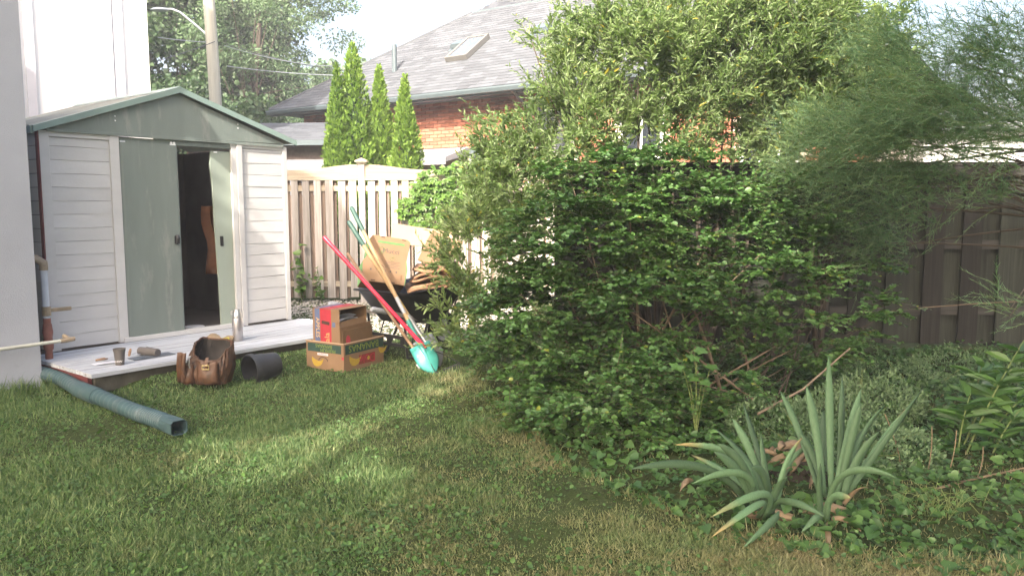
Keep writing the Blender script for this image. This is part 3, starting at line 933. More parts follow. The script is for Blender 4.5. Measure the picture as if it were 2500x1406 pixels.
# skylight, vents, pipes on the main slope
def roofthing(b_, name, mat, x, s_, dz=0.0, **kw):
    o = b_.build(name, mat, bh, **kw)
    o.matrix_local = Matrix.Translation(roof_pt(x, s_) + Vector((0, -TP, 1)).normalized() * dz) @ MR
    return o
sx0, ss0 = -1.05, 1.45
q = B()
q.box(0, 0.62, 0, 0.07, 0, 0.12); q.box(0, 0.62, 0.98, 1.05, 0, 0.12); q.box(0, 0.07, 0.07, 0.98, 0, 0.12); q.box(0.55, 0.62, 0.07, 0.98, 0, 0.12)
sk = roofthing(q, 'skylight', m_frame, sx0, ss0, 0.012, bevel=0.008)
q = B(); q.box(0.07, 0.55, 0.07, 0.98, 0.05, 0.095); o = q.build('pane', m_skyglass, sk)
def vent(x, s_):
    q = B()
    q.add([(-0.05, -0.05, 0), (0.43, -0.05, 0), (0.43, 0.40, 0), (-0.05, 0.40, 0), (-0.05, -0.05, 0.012), (0.43, -0.05, 0.012), (0.43, 0.40, 0.012), (-0.05, 0.40, 0.012)],
          [(0, 3, 2, 1), (4, 5, 6, 7), (0, 1, 5, 4), (1, 2, 6, 5), (2, 3, 7, 6), (3, 0, 4, 7)])
    q.add([(0, 0, 0.03), (0.38, 0, 0.03), (0.38, 0.34, 0.03), (0, 0.34, 0.03), (0.03, 0.02, 0.13), (0.35, 0.02, 0.13), (0.35, 0.30, 0.10), (0.03, 0.30, 0.10)],
          [(0, 3, 2, 1), (4, 5, 6, 7), (0, 1, 5, 4), (1, 2, 6, 5), (2, 3, 7, 6), (3, 0, 4, 7)])
    q.box(0.06, 0.32, 0.06, 0.28, 0.012, 0.03)
    return roofthing(q, 'roof_vent', m_gutter, x, s_, 0.01)
vent(-1.35, 2.12); vent(0.80, 2.30); vent(3.05, 2.3)
q = B(); q.tube([(0, 0, -0.05), (0, 0, 0.62)], 0.055, 10)
o = q.build('vent_pipe', m_gutter, bh, smooth=True); o.location = roof_pt(-2.55, 1.35)
for i, x in enumerate((1.62, 1.86)):
    q = B(); q.lathe([(0.13, -0.1), (0.13, 0.30), (0.15, 0.31), (0.15, 0.37), (0.10, 0.37), (0.10, 0.25)], 12)
    o = q.build('chimney_pot', plain('clay_pot_%d' % i, (0.46, 0.16, 0.05), 0.8, 0.2), bh, smooth=True); o.location = (x, HR - 0.02, UZ - 0.02)
q = B(); q.lathe([(0.0, 0.62), (0.20, 0.60), (0.21, 0.30), (0.16, 0.20), (0.12, 0.18), (0.12, -0.15)], 14)
o = q.build('turbine_vent', m_gutter, bh, smooth=True); o.location = roof_pt(4.1, 3.2)

# low garage left of it
ga = thing('garage', 'low garage with pale grey shingle roof between shed and brick house', 'garage', (-6.9, 15.9, 0), R(-4))
q = B(); q.box(0.2, 3.65, 0.3, 4.2, 0, 2.78); gw = q.build('wall', plain('brown_brick_wall', (0.22, 0.17, 0.15), 0.9, 0.2, 14), ga)
for i in range(3):
    q = B(); q.box(0.15, 3.7, 0.262 - 0.0, 0.297, 1.72 + i * 0.24, 1.955 + i * 0.24); q.build('siding_board', m_siding, gw)
q = B(); q.prism([(0.0, 2.80), (2.2, 3.36), (4.4, 2.80), (4.4, 2.74), (0.0, 2.74)], 0.0, 3.4, 'x')
q.v = [(x + (0.0 if y < 1e9 else 0), y, z) for x, y, z in q.v]
gr_ = q.build('roof', m_shingle_dark, ga)
rest = B()
gp = math.atan2(0.56, 2.2)
gn = 0
for r_i in range(16):
    s_ = 0.01 + r_i * 0.142
    x = -0.05 - random.random() * 0.3
    while x < 3.95:
        c0, c1 = max(x, -0.05), min(x + 0.305, 3.9 - 0.0)
        if c1 - c0 > 0.03:
            M = Matrix.Translation(Vector((c0, -0.03, 2.80)) + Vector((0, 2.2, 0.56)).normalized() * s_) @ Matrix.Rotation(gp, 4, 'X')
            rest.box(0, c1 - c0, -0.004, 0.16, 0.003, 0.011, M)
        x += 0.31
o = rest.build('shingle_field', m_shingle, gr_)
o['kind'] = 'stuff'
q = B(); q.box(-0.05, 3.88, -0.06, -0.035, 2.70, 2.80); q.build('fascia', m_gutter, ga)

# pale neighbour house behind the right hand fence
ph = thing('pale_house', 'pale plastered house half hidden behind feathery foliage at right', 'house', (7.1, 13.2, 0), R(-6))
q = B(); q.box(-0.2, 9, 0, 5, 0, 2.9); pw = q.build('wall', m_white, ph)
q = B(); q.box(-0.26, 9.0, -0.3, 0.0, 2.75, 2.9); q.build('fascia', m_siding, ph)
q = B(); q.prism([(-0.35, 2.9), (5.2, 2.9), (2.5, 3.5)], -0.3, 9.2, 'x'); q.build('roof', m_shingle, ph)
q = B(); q.box(1.6, 2.5, -0.03, -0.004, 1.6, 2.7); wn = q.build('window', m_winwhite, ph)
q = B(); q.box(1.67, 2.43, -0.036, -0.031, 1.67, 2.63); q.build('pane', m_glass, wn)

# utility pole, lamp and wires
up_ = thing('utility_pole', 'tall pale wooden utility pole with street lamp behind the shed', 'pole', (-7.86, 21.0, 0))
q = B(); q.tube([(0.10, 0, 0), (0.0, 0, 5), (-0.22, 0, 12)], [0.17, 0.152, 0.12], 14); q.build('pole', m_pole, up_, smooth=True)
q = B(); q.tube([(-0.13, 0, 5.95), (-0.45, -0.02, 6.23), (-0.80, -0.04, 6.52), (-1.0, -0.05, 6.60), (-1.15, -0.05, 6.60)], [0.032, 0.032, 0.03, 0.03, 0.03], 8); la = q.build('lamp_arm', m_galv, up_, smooth=True)
q = B()
q.lathe([(0.0, -0.05), (0.06, -0.045), (0.10, 0.0), (0.07, 0.05), (0.0, 0.065)], 12, Matrix.Translation((-1.33, -0.05, 6.58)) @ Matrix.Diagonal((2.6, 1.2, 1, 1)))
q.build('lamp_head', m_galv, up_, smooth=True)
m_wire = plain('wire', (0.10, 0.10, 0.11), 0.6, 0.1)
m_wire_l = plain('pale_wire', (0.30, 0.32, 0.36), 0.5, 0.1)
wires = [((385, 92, 20.5), (530, 105, 21), 0.02, 'overhead wire from white building to the utility pole', m_wire_l),
         ((548, 112, 21), (830, 163, 24), 0.12, 'upper overhead wire running right from the pole', m_wire_l),
         ((552, 108, 21), (900, 178, 25), 0.14, 'second overhead wire running right just under the upper one', m_wire),
         ((553, 162, 21), (840, 185, 23), 0.05, 'lowest overhead wire running right from the pole', m_wire_l),
         ((530, 100, 21), (383, 150, 19), 0.02, 'thin wire slanting down left from the pole', m_wire)]
for a, b2, sag, lb, mm in wires:
    pa, pb = at(*a), at(*b2)
    pts = []
    for i in range(13):
        s_ = i / 12
        q_ = pa.lerp(pb, s_)
        q_.z -= sag * 4 * s_ * (1 - s_)
        pts.append(q_ - pa)
    q = B(); q.tube(pts, 0.011, 5)
    o = q.build('overhead_wire', mm)
    o.location = pa
    tag(o, lb, 'wire', 'overhead wires')
# ------------------------------------------------------------------ vegetation helpers
m_willow = leafy('narrow_leaf', (0.085, 0.145, 0.050), (0.270, 0.350, 0.145), 0.40, 0.45, yellow=(0.42, 0.36, 0.06), big=0.9)
m_round = leafy('round_leaf', (0.020, 0.062, 0.014), (0.110, 0.212, 0.056), 0.36, 0.26, yellow=(0.22, 0.26, 0.04))
m_feather = leafy('feather_leaf', (0.070, 0.150, 0.075), (0.170, 0.290, 0.150), 0.6, 0.35)
m_cedar = leafy('cedar_leaf', (0.060, 0.130, 0.018), (0.200, 0.310, 0.045), 0.55, 0.3)
m_treeA = leafy('tree_leaf', (0.026, 0.058, 0.024), (0.085, 0.140, 0.060), 0.5, 0.3, big=0.4)
m_treeB = leafy('pale_tree_leaf', (0.060, 0.115, 0.055), (0.145, 0.215, 0.110), 0.5, 0.35, big=0.4)
m_cover = leafy('ground_cover_leaf', (0.022, 0.066, 0.016), (0.085, 0.165, 0.038), 0.42, 0.32)
m_sedum = leafy('sedum_leaf', (0.040, 0.090, 0.035), (0.160, 0.235, 0.110), 0.6, 0.15, big=2.5)
m_vine = leafy('vine_leaf', (0.060, 0.140, 0.022), (0.150, 0.250, 0.050), 0.4, 0.35)
m_lily = leafy('lily_leaf', (0.030, 0.085, 0.020), (0.100, 0.190, 0.045), 0.35, 0.3)
m_cane = plain('cane_bark', (0.17, 0.125, 0.085), 0.8, 0.35, 18, 0.3)
m_twig = plain('dark_twig', (0.075, 0.058, 0.045), 0.85, 0.3, 18, 0.2)
m_stemg = plain('green_stem', (0.13, 0.17, 0.05), 0.6, 0.2, 18, 0.1)
m_dry = plain('dry_leaf', (0.19, 0.135, 0.08), 0.8, 0.35, 14, 0.3)

def blob(u, v, Y, ru, rv, ry):
    c = at(u, v, Y)
    k = Y / FPX
    return np.array([c.x, c.y, c.z, ru * k, ry, rv * k])
def sample(blobs, n, shell=0.5):
    bl = np.array(blobs)
    wgt = bl[:, 3] * bl[:, 4] * bl[:, 5]
    idx = rng.choice(len(bl), n, p=wgt / wgt.sum())
    d = unit(rng.normal(size=(n, 3)))
    r_ = (shell + (1 - shell) * rng.random(n)) ** 0.6
    q = bl[idx]
    return q[:, :3] + d * q[:, 3:] * r_[:, None], d
def sprays(blobs, nc, per, shell, jit):
    c, od = sample(blobs, nc, shell)
    idx = np.repeat(np.arange(nc), per)
    n = nc * per
    return c[idx] + rng.normal(size=(n, 3)) * np.array(jit), od[idx], n
def rot_about(v, k, a):
    c, s_ = np.cos(a)[:, None], np.sin(a)[:, None]
    return v * c + np.cross(k, v) * s_ + k * (np.sum(k * v, 1)[:, None]) * (1 - c)

def twigs(start, d0, length, droop, nleaf, lsize, spread, flat):
    """arching twigs with alternate leaves: returns leaf pos, dir, normal, size and the twig polylines"""
    n = len(start)
    K = 5
    pts = [start]
    d = unit(d0)
    for k in range(K):
        pts.append(pts[-1] + d * (length / K)[:, None])
        d = unit(d + np.array([0, 0, -1.0]) * droop + rng.normal(size=(n, 3)) * 0.10)
    pts = np.stack(pts, 1)
    LP, LD, LN, LS = [], [], [], []
    up = np.array([0, 0, 1.0])
    for j in range(nleaf):
        f = (j + 0.3 + 0.4 * rng.random(n)) / nleaf * K * 0.999
        i = np.clip(f.astype(int), 0, K - 1)
        fr_ = (f - i)[:, None]
        a, b2 = pts[np.arange(n), i], pts[np.arange(n), i + 1]
        ax = unit(b2 - a)
        pp_ = a + (b2 - a) * fr_
        sd_ = unit(np.cross(ax, up + rng.normal(size=(n, 3)) * (0.15 if flat else 0.9)))
        sgn = 1.0 if j % 2 else -1.0
        ang = spread * (0.75 + 0.5 * rng.random(n))
        ld = ax * np.cos(ang)[:, None] + sd_ * (np.sin(ang) * sgn)[:, None]
        nn_ = up * (1.0 if flat else 0.5) + rng.normal(size=(n, 3)) * (0.38 if flat else 0.6)
        tap = 1.0 - 0.45 * (f / K)
        LP.append(pp_); LD.append(ld + rng.normal(size=(n, 3)) * 0.15); LN.append(nn_); LS.append(lsize * tap * (0.6 + 0.8 * rng.random(n)))
    return np.concatenate(LP), np.concatenate(LD), np.concatenate(LN), np.concatenate(LS), pts
def twig_mesh(name, pts, r0, mat, parent):
    """thin three-sided twigs"""
    n, K, _ = pts.shape
    ax = unit(np.gradient(pts, axis=1))
    s1 = unit(np.cross(ax, np.array([0.3, 0.2, 1.0])))
    s2 = np.cross(ax, s1)
    rr_ = (r0 * np.linspace(1, 0.25, K))[None, :, None]
    V = np.stack([pts + rr_ * (s1 * math.cos(a) + s2 * math.sin(a)) for a in (0, 2.094, 4.189)], 2)    # n,K,3,3
    base = (np.arange(n) * K * 3)[:, None, None, None] + (np.arange(K - 1) * 3)[None, :, None, None]
    quad = np.array([[0, 1, 4, 3], [1, 2, 5, 4], [2, 0, 3, 5]])
    F = base + quad[None, None]
    o = np_mesh(name, V.reshape(-1, 3), F.ravel(), np.full(n * (K - 1) * 3, 4), mat, parent)
    o['kind'] = 'stuff'
    return o
def bez(p0, p1, p2, n=7):
    p0, p1, p2 = Vector(p0), Vector(p1), Vector(p2)
    return [p0 * (1 - s_) ** 2 + p1 * 2 * s_ * (1 - s_) + p2 * s_ ** 2 for s_ in [i / n for i in range(n + 1)]]
def limb(root, base, target, r0, mat, bow=0.25, name='branch', r1=0.2):
    b0, t0 = Vector(base), Vector(target)
    mid = (b0 + t0) / 2 + Vector((random.uniform(-bow, bow), random.uniform(-bow, bow), bow * 0.6)) * (t0 - b0).length * 0.4
    pts = bez(b0, mid, t0)
    q = B(); q.tube(pts, [r0 * (1 - (1 - r1) * i / 7) for i in range(8)], 6)
    o = q.build(name, mat, root, smooth=True)
    return pts
def root_at(name, label, cat, loc, group=None):
    return thing(name, label, cat, loc, 0.0, group)
def rel(A, root): return np.asarray(A) - np.array(root.location)

# ------------------------------------------------------------------ narrow-leaved tall shrub
ws = root_at('tall_shrub', 'tall sunlit shrub with narrow grey green leaves above the round leaved bush', 'shrub', (1.1, 7.3, 0))
wbl = [blob(1590, 190, 7.3, 270, 150, 0.6), blob(1385, 310, 7.1, 115, 130, 0.4), blob(1640, 350, 7.2, 220, 55, 0.4), blob(1255, 470, 7.2, 120, 140, 0.45), blob(1165, 640, 7.0, 95, 150, 0.4),
       blob(1120, 780, 6.9, 55, 80, 0.3), blob(1860, 150, 7.5, 200, 170, 0.7), blob(2040, 260, 7.3, 150, 120, 0.6), blob(1740, 60, 7.5, 160, 90, 0.5), blob(1560, 110, 7.3, 130, 60, 0.4),
       blob(1330, 100, 7.2, 60, 22, 0.25), blob(1240, 330, 7.2, 60, 40, 0.25), blob(1450, 60, 7.3, 70, 40, 0.3), blob(2000, 330, 7.2, 170, 80, 0.5), blob(1960, 40, 7.4, 110, 60, 0.4), blob(2090, 150, 7.6, 120, 110, 0.45), blob(2000, 200, 7.5, 160, 120, 0.5)]
st, od, n = sprays(wbl, 800, 6, 0.35, (0.03, 0.03, 0.05))
d0 = od * np.array([0.8, 0.6, 0.35]) + np.array([-0.05, -0.15, 0.75]) + rng.normal(size=(n, 3)) * 0.50
LP, LD, LN, LS, tw = twigs(st, d0, 0.16 + 0.24 * rng.random(n), 0.02, 18, 0.080, 0.75, False)
leaves('foliage', LANCE, rel(LP, ws), LD, LN, LS, m_willow, ws)['kind'] = 'stuff'
twig_mesh('twigs', rel(tw, ws), 0.0026, m_twig, ws)
bases = [Vector((random.uniform(0.0, 2.0), random.uniform(-0.2, 0.3), 0)) for i in range(8)]
for q_ in wbl:
    for j in range(3 if q_[3] > 0.5 else 1):
        tg = Vector(q_[:3]) + Vector((random.uniform(-.5, .5) * q_[3], random.uniform(-.5, .5) * q_[4], random.uniform(-.2, .7) * q_[5])) - ws.location
        bs = min(bases, key=lambda b_: (b_ - Vector((tg.x, tg.y, 0))).length + random.random() * 0.5)
        limb(ws, bs, tg, 0.022, m_twig, 0.22)

# ------------------------------------------------------------------ round-leaved shrub in front
rs = root_at('round_leaf_bush', 'large dense bush with small round dark green leaves and brown canes', 'shrub', (1.0, 5.9, 0))
rbl = [blob(1420, 590, 6.1, 190, 130, 0.5), blob(1330, 760, 5.9, 150, 120, 0.45), blob(1290, 880, 5.6, 110, 100, 0.4), blob(1450, 960, 5.2, 220, 100, 0.45), blob(1420, 1060, 4.9, 140, 70, 0.3),
       blob(1680, 560, 6.2, 200, 130, 0.5), blob(1600, 460, 6.4, 230, 90, 0.5), blob(1860, 720, 5.9, 180, 110, 0.4), blob(1750, 640, 5.8, 160, 90, 0.4), blob(1650, 930, 5.3, 170, 100, 0.35), blob(1640, 1050, 5.0, 150, 60, 0.3),
       blob(2080, 770, 6.0, 130, 45, 0.25), blob(2190, 750, 6.0, 60, 25, 0.15), blob(1900, 520, 6.4, 120, 90, 0.4), blob(1560, 760, 5.6, 150, 110, 0.4), blob(1450, 410, 6.4, 110, 50, 0.35), blob(1220, 800, 6.1, 80, 90, 0.3), blob(1560, 1100, 4.75, 100, 40, 0.2), blob(2010, 600, 6.5, 110, 70, 0.3), blob(2090, 670, 6.6, 90, 50, 0.25), blob(1960, 840, 5.9, 110, 60, 0.3), blob(2080, 560, 6.8, 100, 50, 0.25), blob(1310, 960, 5.4, 100, 80, 0.3)]
st, od, n = sprays(rbl, 540, 7, 0.55, (0.05, 0.05, 0.018))
d0 = od * np.array([0.8, 0.7, 0.10]) + np.array([0, -0.35, 0.12]) + rng.normal(size=(n, 3)) * np.array([0.75, 0.75, 0.13])
LP, LD, LN, LS, tw = twigs(st, d0, 0.14 + 0.22 * rng.random(n), 0.05, 16, 0.045, 1.0, True)
dist = np.linalg.norm(LP - np.array([0, 0, CAM_H]), axis=1)
# leaves that show largest: nearest to the viewer inside the photographed span
order = np.argsort(dist - 0.8 * LS / 0.046)
ind = order[:260]
msk = np.ones(len(LP), bool); msk[ind] = False
leaves('foliage', ROUND, rel(LP[msk], rs), LD[msk], LN[msk], LS[msk], m_round, rs)['kind'] = 'stuff'
def leaf_mesh(tpl, name, mat):
    me = bpy.data.meshes.new(name)
    me.from_pydata([tuple(x) for x in tpl[0]], [], tpl[1])
    me.materials.append(mat)
    return me
def leaf_objects(name, me, P_, D_, N_, S_, root):
    D_ = unit(D_)
    sd_ = unit(np.cross(D_, N_))
    nn_ = np.cross(sd_, D_)
    P_ = rel(P_, root)
    for i in range(len(P_)):
        o = place(name, me, root)
        M = Matrix.Identity(4)
        for r_ in range(3):
            M[r_][0], M[r_][1], M[r_][2], M[r_][3] = sd_[i][r_] * S_[i], D_[i][r_] * S_[i], nn_[i][r_] * S_[i], P_[i][r_]
        o.matrix_local = M
me_round = leaf_mesh(ROUND, 'leaf', m_round)
leaf_objects('leaf', me_round, LP[ind], LD[ind], LN[ind], LS[ind], rs)
twig_mesh('twigs', rel(tw, rs), 0.0024, m_cane, rs)
for i in range(46):
    q_ = rbl[i % len(rbl)]
    tg = Vector(q_[:3]) + Vector((random.uniform(-.7, .7) * q_[3], random.uniform(-.6, .5) * q_[4], random.uniform(-.2, .8) * q_[5])) - rs.location
    bs = Vector((random.uniform(-0.2, 1.0), random.uniform(-0.35, 0.45), 0))
    if tg.x > 1.4: bs = Vector((random.uniform(0.5, 1.3), random.uniform(-0.2, 0.4), 0))
    limb(rs, bs, tg, 0.006 if tg.x > 1.4 else random.uniform(0.007, 0.015), m_twig if tg.x > 1.4 else m_cane, 0.12)

# ------------------------------------------------------------------ feathery tree leaning in from the right
fe = root_at('feathery_tree', 'feathery fine leaved tree leaning in at the right edge', 'tree', (4.6, 5.6, 0))
limb(fe, (0, 0, 0), (-0.1, 0.1, 2.2), 0.05, m_twig, 0.05, 'trunk', 0.6)
fbl = [blob(2350, 250, 5.4, 190, 110, 0.5), blob(2180, 330, 5.8, 170, 90, 0.5), blob(2420, 130, 5.2, 130, 110, 0.4), blob(2080, 430, 6.2, 170, 60, 0.4), blob(2260, 440, 5.8, 130, 60, 0.35), blob(2480, 330, 5.0, 110, 100, 0.4),
       blob(2200, 120, 5.8, 120, 100, 0.4), blob(2470, 760, 4.6, 60, 45, 0.15), blob(2050, 330, 6.4, 140, 80, 0.4), blob(2230, 520, 6.2, 110, 50, 0.3), blob(2080, 520, 6.5, 130, 60, 0.3), blob(1980, 440, 6.7, 110, 70, 0.3), blob(2150, 600, 6.6, 110, 60, 0.3), blob(2290, 330, 5.6, 140, 90, 0.4), blob(2440, 480, 5.4, 90, 40, 0.25), np.array([4.0, 5.6, 2.5, 0.6, 0.5, 0.45]), np.array([4.7, 5.7, 2.7, 0.6, 0.6, 0.6]), np.array([4.3, 5.5, 1.9, 0.5, 0.4, 0.35])]
n = 4800
st, od = sample(fbl, n, 0.0)
d0 = np.array([-0.85, -0.1, 0.30]) + rng.normal(size=(n, 3)) * 0.5
K = 34
LP, LD, LN, LS, tw = twigs(st, d0, 0.20 + 0.30 * rng.random(n), 0.04, K, 0.036, 0.6, False)
HAIR = (np.array([(-.045, 0, 0), (.045, 0, 0), (0, 1, 0)]), [[0, 1, 2]])
leaves('foliage', HAIR, rel(LP, fe), LD, LN, LS * 1.5, m_feather, fe)['kind'] = 'stuff'
twig_mesh('twigs', rel(tw, fe), 0.0018, m_stemg, fe)
for q_ in fbl:
    for j in range(2):
        tg = Vector(q_[:3]) + Vector((-0.5 * q_[3] * random.random(), 0, random.uniform(-.4, .5) * q_[5])) - fe.location
        limb(fe, (-0.08, 0.08, random.uniform(1.0, 2.1)), tg, 0.013, m_twig, 0.16)

# ------------------------------------------------------------------ columnar cedars behind the picket fence
def cedar(u, vtop, Y, wpx, label, zb=0.0):
    tp_ = at(u, vtop, Y)
    ro = root_at('cedar_tree', label, 'tree', (tp_.x, Y, 0), 'row of columnar cedars')
    h = tp_.z
    rmax = wpx / 2 * Y / FPX
    n = 13000
    z = h * (1 - rng.random(n) ** 0.62 * 0.86)
    f = 1 - z / h
    prof = rmax * np.clip(1.9 * f ** 0.85, 0.02, 1.0) * np.clip(1.15 - 0.15 * f, 0, 1.1)
    a = rng.random(n) * 2 * np.pi
    ph = rng.random(4) * 6.28
    lump = 1 + 0.20 * np.sin(a * 3 + z * (3 + 2 * rng.random()) + ph[0]) + 0.14 * np.sin(a * 7 - z * 11 + ph[1]) + 0.10 * np.sin(z * 4 + ph[2])
    rr_ = prof * lump * (1 - 0.35 * rng.random(n) ** 2)
    Pp = np.stack([rr_ * np.cos(a), rr_ * np.sin(a), z], 1)
    out = np.stack([np.cos(a), np.sin(a), np.zeros(n)], 1)
    D_ = out * 0.55 + np.array([0, 0, 0.9]) + rng.normal(size=(n, 3)) * 0.35
    N_ = out + rng.normal(size=(n, 3)) * 0.8
    leaves('crown', SPRIG, Pp, D_, N_, 0.040 + 0.045 * rng.random(n), m_cedar, ro)['kind'] = 'stuff'
    q = B(); q.tube([(0, 0, 0), (0, 0, h * 0.5), (0, 0, h * 0.92)], [0.06, 0.05, 0.01], 7); q.build('trunk', m_bark, ro)
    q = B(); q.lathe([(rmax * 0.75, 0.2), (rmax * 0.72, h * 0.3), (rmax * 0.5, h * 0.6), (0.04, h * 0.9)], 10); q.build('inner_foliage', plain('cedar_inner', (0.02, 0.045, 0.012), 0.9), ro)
cedar(860, 102, 13.6, 104, 'tallest columnar cedar, left of the fence post')
cedar(822, 158, 13.4, 66, 'slim columnar cedar pressed against the left side of the tallest one')
cedar(925, 160, 13.7, 74, 'narrow tipped columnar cedar just right of the tallest one')
cedar(988, 183, 13.3, 70, 'rightmost of the columnar cedars behind the fence')

# ------------------------------------------------------------------ background trees
def tree(name, label, base, crown, clumps, per, lsize, mat, trunk_r, rc=(0.5, 1.1), tpl=SPRIG, group=None, sq=0.75, gaps=()):
    ro = root_at(name, label, 'tree', base, group)
    cx, cy, cz, rx, ry, rz = crown
    P_ = []
    cents = []
    for i in range(clumps):
        d = unit(rng.normal(size=3))
        r_ = (0.15 + 0.85 * rng.random()) ** 0.5
        c = np.array([cx, cy, cz]) + d * np.array([rx, ry, rz]) * r_
        gx, gy = c[0] + c[2] * TRAVEL[0] / math.tan(SUN_EL), c[1] + c[2] * TRAVEL[1] / math.tan(SUN_EL)
        if any(math.hypot(gx - a_, (gy - b_) * 0.7) < r2_ for a_, b_, r2_ in gaps): continue      # clumps left out so sun lands on the chosen patches
        cents.append(c)
        rad = rc[0] + (rc[1] - rc[0]) * rng.random()
        q_ = unit(rng.normal(size=(per, 3))) * (rng.random((per, 1)) ** 0.45) * rad * np.array([1, 1, sq])
        P_.append(c + q_)
    P_ = np.concatenate(P_)
    n = len(P_)
    D_ = rng.normal(size=(n, 3)) + np.array([0, 0, -0.2])
    N_ = rng.normal(size=(n, 3)) * 0.7 + np.array([0, 0, 0.8])
    leaves('crown', tpl, P_ - np.array(base), D_, N_, lsize * (0.6 + 0.8 * rng.random(n)), mat, ro)['kind'] = 'stuff'
    q = B(); q.tube([(0, 0, 0), (0.1, 0, cz * 0.4), (cx - base[0], cy - base[1], cz)], [trunk_r, trunk_r * 0.7, trunk_r * 0.3], 9); q.build('trunk', m_twig, ro, smooth=True)
    for i in range(0, len(cents), max(1, len(cents) // 16)):
        a = Vector((0.05, 0, cz * random.uniform(0.4, 0.8)))
        limb(ro, a, (Vector(cents[i]) - Vector(base)) * 0.85 + a * 0.15, trunk_r * 0.13, m_twig, 0.12, 'limb')
    return ro
tree('broadleaf_tree', 'dark broadleaf tree behind the utility pole and white building', (-12.2, 29.0, 0), (-12.0, 29.0, 6.4, 4.4, 3.0, 6.0), 170, 420, 0.15, m_treeA, 0.35, (0.6, 1.3), ROUND, group='background trees')
tree('broadleaf_tree', 'paler airy tree right of the utility pole', (-9.0, 27.0, 0), (-8.5, 27.0, 7.6, 2.9, 2.4, 3.6), 60, 420, 0.10, m_treeB, 0.25, (0.5, 1.1), OVAL, group='background trees', sq=0.5)
tree('broadleaf_tree', 'low dark tree behind the garage roof', (-9.6, 24.0, 0), (-9.6, 24.4, 3.0, 2.6, 1.5, 2.6), 70, 380, 0.11, m_treeA, 0.2, (0.5, 1.0), ROUND, group='background trees')
tree('broadleaf_tree', 'distant pale tree peeping over the brick house eave', (-9.0, 40.0, 0), (-9.0, 40.0, 5.6, 3.0, 2.0, 3.4), 40, 140, 0.22, m_treeB, 0.25, (0.6, 1.3), ROUND, group='background trees')
GAPS = [(*on_ground(u_, v_)[:2], r_) for u_, v_, r_ in ((690, 1090, 0.62), (880, 1150, 0.62), (1010, 1010, 0.6), (1100, 905, 0.7), (880, 1340, 0.45), (420, 1120, 0.35))]  # ground spots where the crowns are opened to let sun patches fall
# shade trees out of view: they throw the dappled shade on the lawn
tree('shade_tree', 'broad garden tree shading the left half of the lawn', (-4.0, -4.4, 0), (-3.9, -2.7, 6.3, 3.0, 2.4, 1.7), 95, 300, 0.15, m_treeA, 0.2, (0.40, 0.72), ROUND, group='shade trees', gaps=GAPS)
tree('shade_tree', 'broad garden tree shading the planting bed on the right', (0.6, -5.2, 0), (0.2, -3.2, 6.1, 2.9, 2.0, 1.7), 70, 300, 0.15, m_treeA, 0.2, (0.40, 0.72), ROUND, group='shade trees', gaps=GAPS + [(1.2, 7.2, 1.3), (2.6, 7.4, 0.9)])

tree('shade_tree', 'leaning unseen tree added to shade the old board fence', (3.6, -1.6, 0), (3.2, 0.9, 5.6, 2.9, 1.9, 1.1), 90, 170, 0.16, m_treeA, 0.16, (0.45, 0.8), ROUND, group='shade trees')  # added out of view to keep sun off the fence
tree('shade_tree', 'unseen tree added to shade the right hand fence corner', (8.2, 5.0, 0), (6.2, 5.2, 5.6, 2.2, 2.0, 1.0), 80, 170, 0.16, m_treeA, 0.16, (0.45, 0.8), ROUND, group='shade trees')  # unseen canopy added to block sky light over the right side
tree('shade_tree', 'unseen tree added to shade the pale stucco wall', (-7.4, -2.6, 0), (-6.7, -0.4, 6.0, 1.7, 2.0, 1.5), 44, 160, 0.16, m_treeA, 0.16, (0.45, 0.8), ROUND, group='shade trees')  # another added crown, there only to dim the wall

# ------------------------------------------------------------------ creeper on the picket fence
vn = root_at('climbing_creeper', 'bright green creeper climbing over the picket fence', 'vine', (-1.0, 12.1, 0))
P_, D_, N_, S_ = [], [], [], []
vbl = [blob(1150, 420, 12.05, 90, 28, 0.10), blob(1060, 455, 12.08, 55, 45, 0.08), blob(1010, 500, 12.1, 40, 45, 0.06), blob(1110, 500, 12.05, 90, 60, 0.10), blob(1180, 470, 12.0, 80, 70, 0.12), blob(1040, 560, 12.08, 40, 30, 0.06)]
cpos, _ = sample(vbl, 620, 0.0)
for c in cpos:
    fwd = unit(np.array([rng.normal() * 0.5, -0.5, -0.5 + rng.normal() * 0.3]))
    nrm = unit(np.array([rng.normal() * 0.4, -0.8, 0.6 + rng.normal() * 0.3]))
    sd_ = unit(np.cross(fwd, nrm))
    for a in (-1.3, -0.65, 0, 0.65, 1.3):
        P_.append(c); D_.append(fwd * math.cos(a) + sd_ * math.sin(a)); N_.append(nrm + rng.normal(size=3) * 0.2); S_.append(0.085 + 0.03 * rng.random())
P_, D_, N_, S_ = map(np.array, (P_, D_, N_, S_))
big = np.argsort(-S_)[:200]
mk = np.ones(len(P_), bool); mk[big] = False
leaves('foliage', OVAL, rel(P_[mk], vn), D_[mk], N_[mk], S_[mk], m_vine, vn)['kind'] = 'stuff'
leaf_objects('leaf', leaf_mesh(OVAL, 'leaf', m_vine), P_[big], D_[big], N_[big], S_[big], vn)
for q_ in vbl: limb(vn, (0.3, 0.0, 0), Vector(q_[:3]) - vn.location, 0.010, m_cane, 0.1, 'stem')
